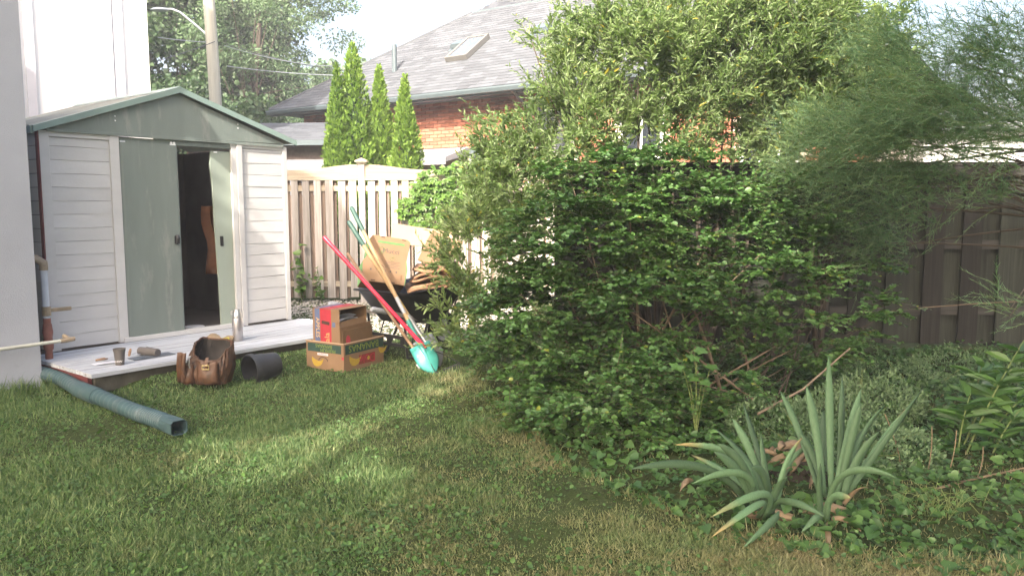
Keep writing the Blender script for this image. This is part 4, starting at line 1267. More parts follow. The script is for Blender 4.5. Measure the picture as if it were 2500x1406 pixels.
def weedy(name, label, base, n, h, spread, lsize, mat, tpl=HEART, group=None):
    ro = root_at(name, label, 'plant', base, group)
    for i in range(n):
        tip = Vector((random.gauss(0, spread), random.gauss(0, spread * 0.4), h * random.uniform(0.4, 1.0)))
        pts = bez((0, 0, 0), (tip.x * 0.3, tip.y * 0.3, tip.z * 0.7), tip, 5)
        q = B(); q.tube(pts, 0.003, 5); q.build('stem', m_stemg, ro)
        k = 6
        pos = np.array([pts[1 + j % 5] for j in range(k)])
        D2 = rng.normal(size=(k, 3)) * np.array([1, 1, .4])
        leaf_objects('leaf', leaf_mesh(tpl, 'leaf', mat), pos + np.array(base), D2, rng.normal(size=(k, 3)) * 0.4 + np.array([0, -0.4, 1]), lsize * (0.7 + 0.6 * rng.random(k)), ro)
weedy('climbing_weed', 'heart leaved weed climbing the fence right beside the shed corner', (-3.28, 12.05, 0), 4, 1.0, 0.10, 0.10, m_vine, group='weeds at the fence foot')
weedy('climbing_weed', 'small leafy weed at the fence foot between shed and post', (-2.95, 12.0, 0), 4, 0.55, 0.14, 0.08, m_vine, group='weeds at the fence foot')
weedy('broad_leaf_weed', 'bright broad leaved weed behind the wheelbarrow', (-0.62, 8.9, 0), 4, 0.75, 0.12, 0.13, m_lily, OVAL)

# ------------------------------------------------------------------ planting bed: ground cover
N = 21000
Yc = 2.9 + 5.0 * rng.random(N) ** 1.25
Xc = 0.1 + 5.6 * rng.random(N)
kk = (Yc > bed_edge(Xc) - 0.06 - 0.15 * rng.random(N)) & (Xc < 0.78 * Yc + 0.4)
Xc, Yc = Xc[kk], Yc[kk]
N = len(Xc)
hh = 0.02 + 0.13 * rng.random(N) * np.clip((Yc - bed_edge(Xc)) * 1.8 + 0.15, 0.1, 1.0) * (0.6 + 0.5 * np.sin(Xc * 5) * np.sin(Yc * 6 + 1))
isb = rng.random(N) < 0.22
sz = np.where(isb, 0.040 + 0.028 * rng.random(N), 0.014 + 0.020 * rng.random(N))
D2 = rng.normal(size=(N, 3)) * np.array([1, 1, .3]) + np.array([0, -0.4, 0])
N2 = rng.normal(size=(N, 3)) * 0.35 + np.array([0, -0.15, 1])
gc = leaves('ground_cover', HEART, np.stack([Xc, Yc, hh], 1), D2, N2, sz, m_cover)
tag(gc, 'low heart leaved ground cover carpeting the planting bed', 'ground cover', kind='stuff')
# pale sedum mounds
def sedum(label, blobs, n, root):
    ro = root_at('sedum_mound', label, 'plant', root, 'sedum mounds in the bed')
    P_, d = sample(blobs, n, 0.75)
    P_[:, 2] = np.maximum(P_[:, 2] * (0.72 + 0.30 * np.sin(P_[:, 0] * 17) * np.sin(P_[:, 1] * 19)) + rng.normal(size=n) * 0.012, 0.01)
    D2 = d * 0.6 + rng.normal(size=(n, 3)) * 0.6 + np.array([0, 0, 0.5])
    leaves('foliage', OVAL, rel(P_, ro), D2, rng.normal(size=(n, 3)), 0.018 + 0.014 * rng.random(n), m_sedum, ro)['kind'] = 'stuff'
    for i in range(14):
        t_ = P_[rng.integers(n)] - np.array(root)
        q = B(); q.tube([(t_[0] * 0.4, t_[1] * 0.4, 0), tuple(t_)], 0.004, 5); q.build('stem', m_stemg, ro)
sedum('pale grey green sedum mound behind the taller iris clump', [np.array([2.55, 5.35, 0.14, 0.34, 0.28, 0.24]), np.array([2.2, 5.2, 0.10, 0.3, 0.25, 0.2])], 7000, (2.45, 5.3, 0))
sedum('spreading grey green sedum between the two iris clumps', [np.array([1.75, 5.0, 0.08, 0.35, 0.3, 0.2]), np.array([2.15, 4.5, 0.06, 0.4, 0.35, 0.2])], 7000, (1.9, 4.8, 0))
sedum('low sedum patch in front of the old board fence', [np.array([3.1, 6.3, 0.08, 0.5, 0.4, 0.22]), np.array([3.9, 6.6, 0.08, 0.5, 0.4, 0.25])], 5000, (3.4, 6.4, 0))

# ------------------------------------------------------------------ irises
m, t, p = nodes('iris_leaf')
tc = t.nodes.new('ShaderNodeAttribute'); tc.attribute_name = 'along'
oi = t.nodes.new('ShaderNodeObjectInfo')
sxx = tc.outputs['Fac']
n1 = noise(t, 190, 4, 0.6, coord(t, (1, 1, 0.05)))
cbase = mix(t, n1, (0.048, 0.098, 0.046), (0.110, 0.185, 0.090))
tipmask = math_(t, 'MULTIPLY', ramp(t, sxx, [(0.80, (0, 0, 0)), (0.93, (1, 1, 1))]), ramp(t, oi.outputs['Random'], [(0.74, (0, 0, 0)), (0.78, (1, 1, 1))]))
ob_ = math_(t, 'MULTIPLY_ADD', oi.outputs['Random'], 0.7)
ob_.node.inputs[2].default_value = 0.55
gc_ = t.nodes.new('ShaderNodeCombineColor')
for i in range(3): t.links.new(ob_, gc_.inputs[i])
cbase = mix(t, 1.0, cbase, gc_.outputs[0], 'MULTIPLY')
cbase = mix(t, tipmask, cbase, (0.24, 0.19, 0.08))
t.links.new(cbase, p.inputs['Base Color'])
p.inputs['Roughness'].default_value = 0.62
p.inputs['Specular IOR Level'].default_value = 0.25
bump(t, p, n1, 0.4, 0.002)
m_iris = m
def ribbon(p0, p1, p2, wid, twist=0.0, name='leaf', mat=None, root=None, n=12, face=None):
    pts = bez(p0, p1, p2, n)
    q = B()
    al = []
    for i, P0 in enumerate(pts):
        s_ = i / n
        d = (pts[min(i + 1, n)] - pts[max(i - 1, 0)]).normalized()
        view = face if face is not None else Vector((0.1, -1, 0.35))
        sd_ = d.cross(view)
        if sd_.length < 0.2: sd_ = d.cross(Vector((1, 0, 0.2)))
        sd_.normalize()
        sd_ = Matrix.Rotation(twist * (s_ - 0.3), 3, d) @ sd_
        wv = wid * 1.08 * (0.72 + 0.55 * s_ - 0.2 * s_ * s_) * min(1.0, (1 - s_) * 3.6) ** 0.62
        nr = d.cross(sd_) * wv * 0.09
        wv = max(wv, 0.0006)
        q.v += [tuple(P0 - sd_ * wv + nr), tuple(P0), tuple(P0 + sd_ * wv + nr)]
        al += [s_] * 3
    for i in range(n):
        a = i * 3
        q.f += [(a, a + 1, a + 4, a + 3), (a + 1, a + 2, a + 5, a + 4)]
    me = q.mesh(name, True)
    at_ = me.attributes.new('along', 'FLOAT', 'POINT')
    at_.data.foreach_set('value', al)
    me.materials.append(mat)
    o = place(name, me, root)
    md = o.modifiers.new('thick', 'SOLIDIFY'); md.thickness = 0.0022; md.offset = 0
    return o
def iris(label, base, specs, dead):
    ro = root_at('iris_clump', label, 'plant', base, 'iris clumps')
    b0 = Vector(base)
    for (bu, bv, bY, tu, tv, tY, bow, wd, tw_) in specs:
        p0 = at(bu, bv, bY) - b0
        p2 = at(tu, tv, tY) - b0
        bow *= random.uniform(0.8, 1.9)
        tw_ += random.uniform(-0.9, 0.9)
        mid = p0.lerp(p2, random.uniform(0.4, 0.6)) + Vector((-bow * (p2.x - p0.x) + random.uniform(-.015, .015), random.uniform(-.03, .03), abs(bow) * 0.9 * (abs(p2.x - p0.x) + 0.08)))
        ribbon(p0, mid, p2, wd, tw_, 'leaf', m_iris, ro)
    for (bu, bv, bY, tu, tv, tY) in dead:
        p0 = at(bu, bv, bY) - b0
        p2 = at(tu, tv, tY) - b0
        ribbon(p0, p0.lerp(p2, 0.5) + Vector((0, 0, 0.05)), p2, 0.012, 2.5, 'dry_leaf', m_dry, ro)
    q = B()
    q.tube([(-0.12, 0.02, 0.0), (0, 0, 0.02), (0.12, -0.02, 0.0)], [0.02, 0.035, 0.02], 8); q.build('rhizome', m_dry, ro, smooth=True)
iris('tall upright iris clump with blue green sword leaves', tuple(on_ground(2020, 1250)), [
    (2030, 1200, 3.70, 2023, 868, 3.9, 0.02, 0.019, 0.3), (2045, 1200, 3.72, 2056, 918, 4.0, 0.03, 0.017, 0.2), (2010, 1205, 3.66, 1968, 940, 3.8, 0.12, 0.021, 0.4),
    (2040, 1205, 3.68, 2103, 948, 3.9, 0.10, 0.022, -0.3), (2050, 1200, 3.70, 2102, 985, 3.75, 0.05, 0.019, 0.2), (2000, 1200, 3.8, 1905, 955, 4.1, 0.15, 0.017, 0.5),
    (2070, 1200, 3.72, 2250, 952, 3.9, 0.0, 0.017, 0.4), (2060, 1205, 3.70, 2160, 990, 4.0, 0.1, 0.014, 0.3), (2060, 1210, 3.68, 2147, 1052, 3.7, 0.12, 0.021, 0.8),
    (2020, 1280, 3.52, 2198, 1170, 3.35, 0.55, 0.016, 1.0), (2005, 1270, 3.55, 2003, 1130, 3.5, 0.1, 0.017, 0.2), (2015, 1265, 3.52, 2078, 1215, 3.4, 0.4, 0.018, 0.6),
    (2000, 1275, 3.52, 1955, 1300, 3.35, 0.6, 0.013, 0.4), (2015, 1210, 3.75, 1950, 1055, 3.9, 0.2, 0.018, 0.6), (2055, 1190, 3.8, 2120, 1040, 4.1, 0.1, 0.016, 0.2),
    (2035, 1195, 3.78, 2010, 1000, 4.05, 0.0, 0.017, 0.1), (2075, 1195, 3.75, 2225, 985, 4.0, 0.02, 0.015, 0.3)],
    [(2030, 1265, 3.5, 2105, 1300, 3.4), (2020, 1275, 3.5, 2022, 1345, 3.25), (2060, 1230, 3.6, 2120, 1190, 3.5)])
iris('sprawling iris clump with arching blue green leaves and brown tips', tuple(on_ground(1870, 1260)), [
    (1830, 1240, 3.62, 1538, 1145, 3.3, 0.30, 0.018, 0.8), (1850, 1235, 3.65, 1645, 1085, 3.6, 0.22, 0.015, 0.5), (1855, 1235, 3.68, 1688, 1110, 3.9, 0.2, 0.013, 0.4),
    (1870, 1230, 3.68, 1743, 1045, 3.75, 0.25, 0.018, 0.6), (1875, 1225, 3.70, 1788, 1022, 3.9, 0.18, 0.019, 0.3), (1885, 1225, 3.75, 1815, 985, 4.1, 0.2, 0.016, 0.3),
    (1885, 1230, 3.65, 1858, 1058, 3.8, 0.05, 0.016, 0.2), (1895, 1235, 3.62, 1958, 1068, 3.7, 0.15, 0.014, 0.4), (1840, 1240, 3.58, 1743, 1102, 3.45, 0.25, 0.021, 0.9),
    (1850, 1245, 3.56, 1752, 1082, 3.5, 0.22, 0.021, 0.5), (1870, 1262, 3.55, 1922, 1162, 3.4, 0.25, 0.023, 0.6), (1865, 1268, 3.52, 1735, 1262, 3.2, 0.5, 0.016, 0.8),
    (1880, 1270, 3.50, 1815, 1335, 3.0, 0.4, 0.015, 0.3), (1850, 1265, 3.52, 1735, 1312, 3.1, 0.4, 0.014, 0.5), (1885, 1255, 3.55, 2015, 1262, 3.3, 0.6, 0.015, 0.6),
    (1845, 1245, 3.6, 1690, 1180, 3.4, 0.3, 0.016, 0.7), (1880, 1240, 3.6, 1835, 1140, 3.45, 0.3, 0.018, 0.4), (1900, 1230, 3.7, 1990, 1085, 4.0, 0.2, 0.012, 0.4)],
    [(1840, 1215, 3.6, 1752, 1110, 3.5), (1900, 1190, 3.7, 1930, 1140, 3.65), (1690, 1175, 3.5, 1660, 1200, 3.4)])
# heap of dead iris leaves between the clumps
hp = root_at('dead_leaf_heap', 'small heap of brown dead leaves between the iris clumps', 'leaves', (1.62, 4.25, 0))
for i in range(34):
    a = random.uniform(0, 6.28)
    p0 = Vector((random.gauss(0, 0.07), random.gauss(0, 0.07), random.uniform(0.04, 0.14)))
    p2 = p0 + Vector((math.cos(a) * 0.16, math.sin(a) * 0.12, random.uniform(-0.14, 0.06)))
    ribbon(p0, p0.lerp(p2, 0.5) + Vector((0, 0, 0.06)), p2, random.uniform(0.010, 0.02), 2.0, 'dry_leaf', m_dry, hp, 6)
q = B(); q.lathe([(0.16, 0.0), (0.13, 0.05), (0.08, 0.10), (0.0, 0.11)], 12); q.v = [(x * (1 + .2 * math.sin(9 * y)), y, z * (1 + .2 * math.sin(11 * x))) for x, y, z in q.v]; q.build('dead_mass', plain('dead_stalks', (0.035, 0.026, 0.018), 0.95, 0.5, 40, 0.9, 60), hp, smooth=True)

# ------------------------------------------------------------------ leafy plant at the right edge
lp = root_at('leafy_perennial', 'leafy green perennial with pointed leaves at the right edge of the bed', 'plant', (3.0, 5.0, 0))
b0 = lp.location.copy()
me_oval = leaf_mesh(leaf_tpl([(0.15, 0.25), (0.17, 0.55), (0.07, 0.85)], 0.25), 'leaf', m_lily)
for (bu, bv, tu, tv, Y, nl) in [(2360, 1085, 2500, 830, 4.6, 9), (2350, 1090, 2440, 920, 4.7, 8), (2380, 1090, 2470, 900, 4.9, 9), (2400, 1080, 2510, 960, 4.8, 8), (2340, 1085, 2370, 960, 4.6, 6), (2420, 1085, 2490, 1000, 4.5, 6), (2370, 1095, 2400, 880, 5.0, 9)]:
    p0 = at(bu, bv, Y) - b0; p0.z = 0
    p2 = at(tu, tv, Y) - b0
    pts = bez(p0, p0.lerp(p2, .5) + Vector((-0.02, 0, 0.03)), p2, 10)
    q = B(); q.tube(pts, [0.0065 - 0.0004 * i for i in range(11)], 6); q.build('stem', m_stemg, lp, smooth=True)
    pos, D2, N2, S2 = [], [], [], []
    for j in range(nl * 2):
        s_ = 0.35 + 0.65 * j / (nl * 2)
        pos.append(np.array(pts[min(10, int(s_ * 10))]) + np.array(b0) + rng.normal(size=3) * 0.012)
        a = j * 2.4 + rng.random()
        D2.append([math.cos(a), math.sin(a) * 0.8, 0.15 + 0.3 * rng.random()])
        N2.append(np.array([0, -0.2, 1]) + rng.normal(size=3) * 0.3)
        S2.append(0.13 + 0.08 * rng.random())
    leaf_objects('leaf', me_oval, np.array(pos), np.array(D2), np.array(N2), np.array(S2), lp)
# thin dry stalks around it
for i, (u, v, tu, tv, Y) in enumerate([(2260, 1200, 2275, 1040, 4.2), (2310, 1210, 2335, 1050, 4.2), (2385, 1190, 2400, 1090, 4.2), (2200, 1130, 2160, 1010, 4.4)]):
    pa = at(u, v, Y); pa.z = 0
    pb = at(tu, tv, Y)
    q = B(); q.tube(bez((0, 0, 0), (pb - pa) * 0.5 + Vector((0.02, 0, 0)), pb - pa, 6), 0.0028, 5)
    o = q.build('dry_stalk', m_dry); o.location = pa
    tag(o, ['thin dry stalk second from the left in the ground cover by the leafy perennial', 'thin dry stalk third from the left in the ground cover by the leafy perennial', 'rightmost thin dry stalk in the ground cover by the leafy perennial', 'leftmost thin dry stalk leaning beside the tall iris clump'][i], 'stalk', 'dry stalks in the bed')
# maple seedling
mp = root_at('maple_seedling', 'young maple seedling with pale lobed leaves at the foot of the bush', 'plant', tuple(at(1700, 1030, 4.85) * 1.0))
mp.location.z = 0
star = []
for i in range(15):
    a = R(-90 + 24 * i + 12)
    rr2 = [0.55, 0.42, 0.62][i % 3] if i % 3 != 1 else 0.95
    star.append((rr2 * math.cos(a) * 0.6, 0.45 + rr2 * math.sin(a) * 0.6, 0.03 * math.cos(3 * a)))
me_maple = bpy.data.meshes.new('leaf'); me_maple.from_pydata(star + [(0, 0.45, -0.02)], [], [(i, (i + 1) % 15, 15) for i in range(15)]); me_maple.materials.append(m_lily)
for i, (u, v) in enumerate([(1662, 890), (1700, 868), (1738, 888), (1715, 925), (1680, 915), (1695, 850)]):
    pb = at(u, v, 4.8 + 0.05 * (i % 3))
    q = B(); q.tube(bez((0, 0, 0), ((pb.x - mp.location.x) * .3, 0, pb.z * 0.7), pb - mp.location, 6), 0.0025, 5); q.build('stem', m_stemg, mp)
    leaf_objects('leaf', me_maple, np.array([pb]), np.array([[0.3 * (i - 2.5), -0.7, -0.2]]), np.array([[0.1, -0.55, 0.9]]), np.array([0.10]), mp)
# sticks
def stick(label, pts, r, mat=m_cane):
    pts = [Vector(p) for p in pts]
    b0 = pts[0].copy()
    q = B(); q.tube([p - b0 for p in pts], [r * (1 - 0.5 * i / len(pts)) for i in range(len(pts))], 6)
    o = q.build('fallen_stick', mat, smooth=True); o.location = b0
    tag(o, label, 'stick', 'sticks in the planting bed')
stick('long brown stick slanting up out of the sedum towards the fence', [at(1850, 1010, 4.9), at(1960, 950, 5.1), at(2075, 850, 5.4)], 0.009)
stick('pale dry stick lying on the ground at the right edge', [at(2230, 1208, 3.95), at(2370, 1170, 4.1), at(2510, 1140, 4.2)], 0.008, m_dry)
stick('thin bare twig reaching in from the right above the bed', [at(2520, 735, 5.2), at(2400, 740, 5.6), at(2240, 752, 6.0)], 0.006)
stick('dark dead branch hanging before the old board fence', [at(2510, 480, 5.6), at(2440, 460, 6.0), at(2300, 458, 6.4), at(2140, 455, 6.8)], 0.012, m_twig)
# wispy grass in the bed's right front
wg = root_at('wispy_grass', 'wispy arching grass tuft in the front right of the bed', 'grass', (2.05, 3.65, 0))
for i in range(46):
    a = random.uniform(0, 6.28)
    rr2 = random.uniform(0.08, 0.28)
    p0 = Vector((random.gauss(0, 0.10), random.gauss(0, 0.05), 0))
    p2 = p0 + Vector((math.cos(a) * rr2, math.sin(a) * rr2 * 0.6, random.uniform(0.02, 0.14)))
    q = B(); q.tube(bez(p0, p0.lerp(p2, .5) + Vector((0, 0, random.uniform(.1, .2))), p2, 6), [0.0016 - 0.0002 * j for j in range(7)], 4); q.build('blade', m_stemg, wg)
# ------------------------------------------------------------------ materials for the small things
m_card = plain('cardboard', (0.215, 0.135, 0.080), 0.9, 0.10, 5, 0.25, 70, stretch=(1, 1, 1), spec=0.15)
m_card_l = plain('pale_cardboard', (0.40, 0.28, 0.18), 0.9, 0.08, 5, 0.2, 70, spec=0.15)
m_card_d = plain('dark_cardboard', (0.15, 0.092, 0.05), 0.9, 0.2, 6, 0.3, 60, spec=0.15)
m_kraft = plain('kraft_paper', (0.22, 0.125, 0.07), 0.8, 0.2, 6, 0.6, 22, piece=0.12)
m_pgreen = plain('print_dark_green', (0.020, 0.050, 0.040), 0.8, 0.25, 9)
m_pgreen2 = plain('print_leaf_green', (0.085, 0.17, 0.060), 0.8, 0.15, 9)
m_pletter = plain('print_lime', (0.16, 0.21, 0.035), 0.8, 0.25, 30)
m_pyel = plain('print_yellow', (0.38, 0.25, 0.03), 0.8, 0.15, 25)
m_pred = plain('print_red', (0.34, 0.025, 0.04), 0.7, 0.15, 9)
m_pred_d = plain('print_dull_red', (0.19, 0.035, 0.025), 0.8, 0.2, 20)
m_pblue = plain('print_blue', (0.085, 0.11, 0.20), 0.8, 0.15, 9)
m_pgold = plain('print_gold', (0.50, 0.33, 0.12), 0.8, 0.15, 20)
m_pgrey = plain('print_grey', (0.085, 0.065, 0.055), 0.8, 0.1, 20)
m_paper = plain('paper', (0.60, 0.60, 0.64), 0.8, 0.1, 7)
m_hole = plain('shadowed_hole', (0.06, 0.035, 0.025), 0.95, 0.1)
m_ash = wood('ash_handle', (0.28, 0.18, 0.085), (0.42, 0.29, 0.16), 'z', 0.5, 0.05)
m_dkwood = wood('brown_handle', (0.20, 0.12, 0.075), (0.34, 0.22, 0.14), 'z', 0.6, 0.05)
m_grip = plain('green_grip', (0.030, 0.075, 0.060), 0.5, 0.15, 9, 0.1)
m_redpaint = plain('red_enamel', (0.50, 0.02, 0.055), 0.28, 0.08, 6, 0.03)
m_teal = plain('turquoise_enamel', (0.040, 0.22, 0.19), 0.38, 0.15, 10, 0.1, dirt=((0.33, 0.27, 0.20), 10, 0.58))
m_steel = plain('worn_steel', (0.36, 0.36, 0.37), 0.38, 0.2, 20, 0.1, metal=0.7)
m_tray = plain('black_barrow_tray', (0.020, 0.020, 0.022), 0.40, 0.4, 5, 0.1, dirt=((0.075, 0.068, 0.06), 5, 0.62))
m_railw = wood('grey_barrow_rail', (0.22, 0.19, 0.17), (0.44, 0.40, 0.37), 'x', 0.8, 0.05)
m_gripg = plain('grey_tape_grip', (0.30, 0.31, 0.34), 0.6, 0.3, 30, 0.4)
m_leather = plain('brown_leather', (0.080, 0.038, 0.020), 0.5, 0.45, 6, 0.5, 40, dirt=((0.035, 0.022, 0.014), 5, 0.52))
m_lining = plain('dark_lining', (0.030, 0.026, 0.024), 0.9, 0.2, 20, 0.3)
m_brass = plain('brass', (0.60, 0.47, 0.22), 0.35, 0.1, metal=0.8)
m_thermos = plain('brushed_steel', (0.50, 0.48, 0.49), 0.33, 0.06, 30, 0.05, 200, metal=0.85, stretch=(1, 1, 0.05))
m_cup = plain('brown_grey_cup', (0.10, 0.09, 0.085), 0.6, 0.12, 9)
m_slate = plain('slate_mat', (0.085, 0.10, 0.12), 0.6, 0.12, 9)
m_pot = plain('dusty_black_pot', (0.026, 0.027, 0.030), 0.5, 0.35, 7, 0.15, dirt=((0.07, 0.07, 0.075), 6, 0.58))
m_hose = plain('green_drain_pipe', (0.042, 0.078, 0.085), 0.5, 0.2, 7, 0.1, dirt=((0.09, 0.12, 0.125), 4, 0.55))
m_glove = plain('tan_suede', (0.24, 0.18, 0.11), 0.95, 0.2, 14, 0.5)
m_glovey = plain('yellow_cuff', (0.40, 0.36, 0.04), 0.8, 0.1)
m_orange2 = plain('orange_strap', (0.66, 0.19, 0.03), 0.6, 0.2, 20)
m_bottle = plain('blue_grey_plastic', (0.22, 0.29, 0.33), 0.4, 0.1)
m_tyre = plain('tyre_rubber', (0.018, 0.018, 0.018), 0.85, 0.2, 30, 0.3)

def frame(o, x, y, z):
    """matrix with the given axes and origin"""
    M = Matrix.Identity(4)
    for r_ in range(3):
        M[r_][0], M[r_][1], M[r_][2], M[r_][3] = x[r_], y[r_], z[r_], o[r_]
    return M
F_FRONT = lambda x, y, z, flip=False: frame((x, y, z), (-1, 0, 0) if flip else (1, 0, 0), (0, 0, -1) if flip else (0, 0, 1), (0, -1, 0))
F_LEFT = lambda x, y, z, flip=False: frame((x, y, z), (0, 1, 0) if flip else (0, -1, 0), (0, 0, -1) if flip else (0, 0, 1), (-1, 0, 0))

# ------------------------------------------------------------------ corrugated drain hose
ho = thing('drain_hose', 'green corrugated drain hose lying across the grass from the shed corner', 'hose', tuple(on_ground(455, 1058)))
b0 = ho.location.copy()
path = [on_ground(112, 930, 0.07) + Vector((-0.12, 0.10, 0.05)), on_ground(150, 925, 0.09), on_ground(195, 950, 0.085), on_ground(250, 972, 0.075), on_ground(330, 1005, 0.072), on_ground(375, 1020, 0.065), on_ground(412, 1034, 0.064)]
# smooth the path
fine = []
for i in range(len(path) - 1):
    p0, p1, p2, p3 = path[max(i - 1, 0)], path[i], path[i + 1], path[min(i + 2, len(path) - 1)]
    for j in range(24):
        s_ = j / 24
        fine.append(0.5 * ((2 * p1) + (-p0 + p2) * s_ + (2 * p0 - 5 * p1 + 4 * p2 - p3) * s_ ** 2 + (-p0 + 3 * p1 - 3 * p2 + p3) * s_ ** 3))
fine.append(path[-1])
# resample evenly and corrugate
pts, acc = [fine[0]], 0.0
for a, b2 in zip(fine[:-1], fine[1:]):
    acc += (b2 - a).length
    if acc >= 0.0065:
        pts.append(b2); acc = 0.0
rad = [0.056 + 0.0035 * math.sin(i * math.pi / 1.5) for i in range(len(pts))]
nj = int(len(pts) * 0.33)
q = B(); q.tube([p - b0 for p in pts], rad, 16, False); q.build('corrugated_tube', m_hose, ho, smooth=True)
q = B()
seg = pts[nj:nj + 22]
q.tube([p - b0 for p in seg], [0.064] * len(seg), 16); q.build('coupling', m_hose, ho, smooth=True)
dv = (pts[-1] - pts[-12]).normalized()
e0 = pts[-1] - b0
sdv = dv.cross(Vector((0, 0, 1))).normalized()
upv = sdv.cross(dv)
q = B()
vs = []
rings = [(-0.02, 0.058, 0), (0.04, 0.058, 0.35), (0.09, 0.058, 1.0), (0.15, 0.058, 1.0)]
for dd_, rr_, sqr in rings:
    for k in range(16):
        a = 2 * math.pi * (k + 0.5) / 16
        ca, sa = math.cos(a), math.sin(a)
        mx = max(abs(ca), abs(sa))
        r2 = rr_ * (1 - sqr) + rr_ / mx * 0.93 * sqr
        vs.append(e0 + dv * dd_ + sdv * ca * r2 + upv * sa * r2 * (1 - 0.12 * sqr))
fs = [(i * 16 + k, i * 16 + (k + 1) % 16, (i + 1) * 16 + (k + 1) % 16, (i + 1) * 16 + k) for i in range(3) for k in range(16)]
q.add(vs, fs); q.build('square_adapter', m_hose, ho, solid=0.004)
q = B()
for i in range(3):
    q.tube([(on_ground(150, 945, 0.0) - b0) + Vector((0.02 * i, 0, 0.03)), (on_ground(172, 962, 0.0) - b0) + Vector((0.02 * i, -0.02, 0.10))], 0.006, 5)
q.build('torn_flap', m_hose, ho)

# ------------------------------------------------------------------ black pot on its side
po = thing('plant_pot', 'empty black plastic plant pot lying on its side on the grass', 'pot', (-2.15, 6.60, 0))
ax = Vector((-0.64, -0.765, -0.06)).normalized()
Mp = frame((0.08, 0.12, 0.128), ax.orthogonal().normalized(), ax.cross(ax.orthogonal().normalized()), ax)
q = B(); q.lathe([(0.0, 0.012), (0.092, 0.012), (0.100, 0.0), (0.104, 0.02), (0.112, 0.12), (0.116, 0.122), (0.123, 0.225), (0.119, 0.225), (0.100, 0.022), (0.0, 0.022)], 28, Mp); q.build('body', m_pot, po, smooth=True)
q = B(); q.lathe([(0.1235, 0.215), (0.134, 0.217), (0.136, 0.245), (0.132, 0.262), (0.124, 0.262), (0.1195, 0.22)], 28, Mp); q.build('rim', m_pot, po, smooth=True)

# ------------------------------------------------------------------ leather tool bag
bgt = thing('tool_bag', 'open brown leather tool bag slumped on the grass before the deck', 'bag', tuple(on_ground(515, 932, 0.045)), R(-6))
bgt.scale = (0.80, 0.92, 1.06)
def bagfn(off, zlo):
    def fn(a, s_):
        t_ = 2 * math.pi * a
        ca, sa = math.cos(t_), math.sin(t_)
        top = 0.235 + 0.085 * max(0, sa) + 0.075 * max(0, -ca) ** 2 * (0.3 + 0.7 * (sa > -0.5)) + 0.035 * max(0, ca) ** 3 - 0.055 * max(0, -sa) ** 2
        z = zlo + (top - zlo) * s_
        ex = 0.55
        bx, by = math.copysign(abs(ca) ** ex, ca), math.copysign(abs(sa) ** ex, sa)
        rx = 0.195 + 0.035 * math.sin(s_ * 3.0) - 0.02 * s_ + 0.045 * max(0, -ca) * (1 - s_) ** 2
        ry = 0.115 + 0.035 * math.sin(s_ * 2.8) - 0.01 * s_
        wv = 0.010 * math.sin(9 * t_ + 5 * s_) * math.sin(4 * s_ + t_) + 0.006 * math.sin(17 * t_ - 9 * s_)
        lean = 0.03 * s_ * s_
        return (bx * (rx + wv - off) + lean, by * (ry + wv - off) + 0.02 * s_, z)
    return fn
q = B(); q.grid(56, 14, bagfn(0.0, 0.0)); q.build('body', m_leather, bgt, smooth=True)
q = B(); q.grid(56, 10, bagfn(0.012, 0.07)); n0 = len(q.v); q.v.append((0, 0, 0.09)); q.f += [(i, i + 1, n0) for i in range(56)]; q.build('lining', m_lining, bgt, smooth=True)
q = B()
rimpts = [Vector(bagfn(0.004, 0.0)(i / 48, 1.0)) for i in range(49)]
q.tube(rimpts, 0.009, 6, False); q.build('rim_binding', m_leather, bgt, smooth=True)
def pocket(cx, cz, wx, wz, dp, y0):
    q = B()
    q.grid(10, 8, lambda a, s_: (cx + (a - .5) * wx * (1 - 0.12 * s_), y0 - dp * (math.sin(math.pi * a) ** 0.5) * (0.4 + 0.6 * math.sin(math.pi * min(1, s_ + 0.15))) - 0.004, cz + (s_ - .5) * wz + 0.006 * math.sin(9 * a)))
    return q.build('pocket', m_leather, bgt, smooth=True, solid=0.006)
pocket(0.055, 0.10, 0.24, 0.17, 0.045, -0.135)
pocket(-0.17, 0.085, 0.15, 0.15, 0.05, -0.120)
q = B(); q.grid(8, 8, lambda a, s_: (-0.235 + 0.10 * a - 0.03 * (1 - s_), -0.155 - 0.035 * math.sin(2.2 * s_) + 0.015 * math.sin(6 * a), 0.02 + 0.24 * s_)); q.build('side_flap', m_leather, bgt, smooth=True, solid=0.006)
q = B(); q.grid(3, 10, lambda a, s_: (0.05 + 0.03 * a, -0.150 - 0.035 * math.sin(3.0 * s_), 0.09 + 0.13 * s_)); q.build('strap', m_leather, bgt, solid=0.004)
q = B()
for (a, b2) in (((0.030, 0.165), (0.100, 0.165)), ((0.100, 0.165), (0.100, 0.135)), ((0.100, 0.135), (0.030, 0.135)), ((0.030, 0.135), (0.030, 0.165))):
    q.tube([(a[0], -0.196, a[1]), (b2[0], -0.196, b2[1])], 0.0045, 6)
q.build('buckle', m_brass, bgt)
q = B(); q.tube([(-0.120, -0.175, 0.22), (-0.112, -0.182, 0.19), (-0.118, -0.182, 0.165), (-0.110, -0.18, 0.14)], 0.006, 6); q.tube([(-0.13, -0.172, 0.225), (-0.10, -0.172, 0.225)], 0.008, 6); q.build('clasp', m_chrome, bgt, smooth=True)
q = B(); q.lathe([(0.0, 0.03), (0.045, 0.02), (0.05, 0.0)], 10, Matrix.Translation((0.06, -0.01, 0.15))); rg = q.build('crumpled_rag', m_paper, smooth=True); rg.location = bgt.location
tag(rg, 'small white rag inside the brown tool bag', 'rag')

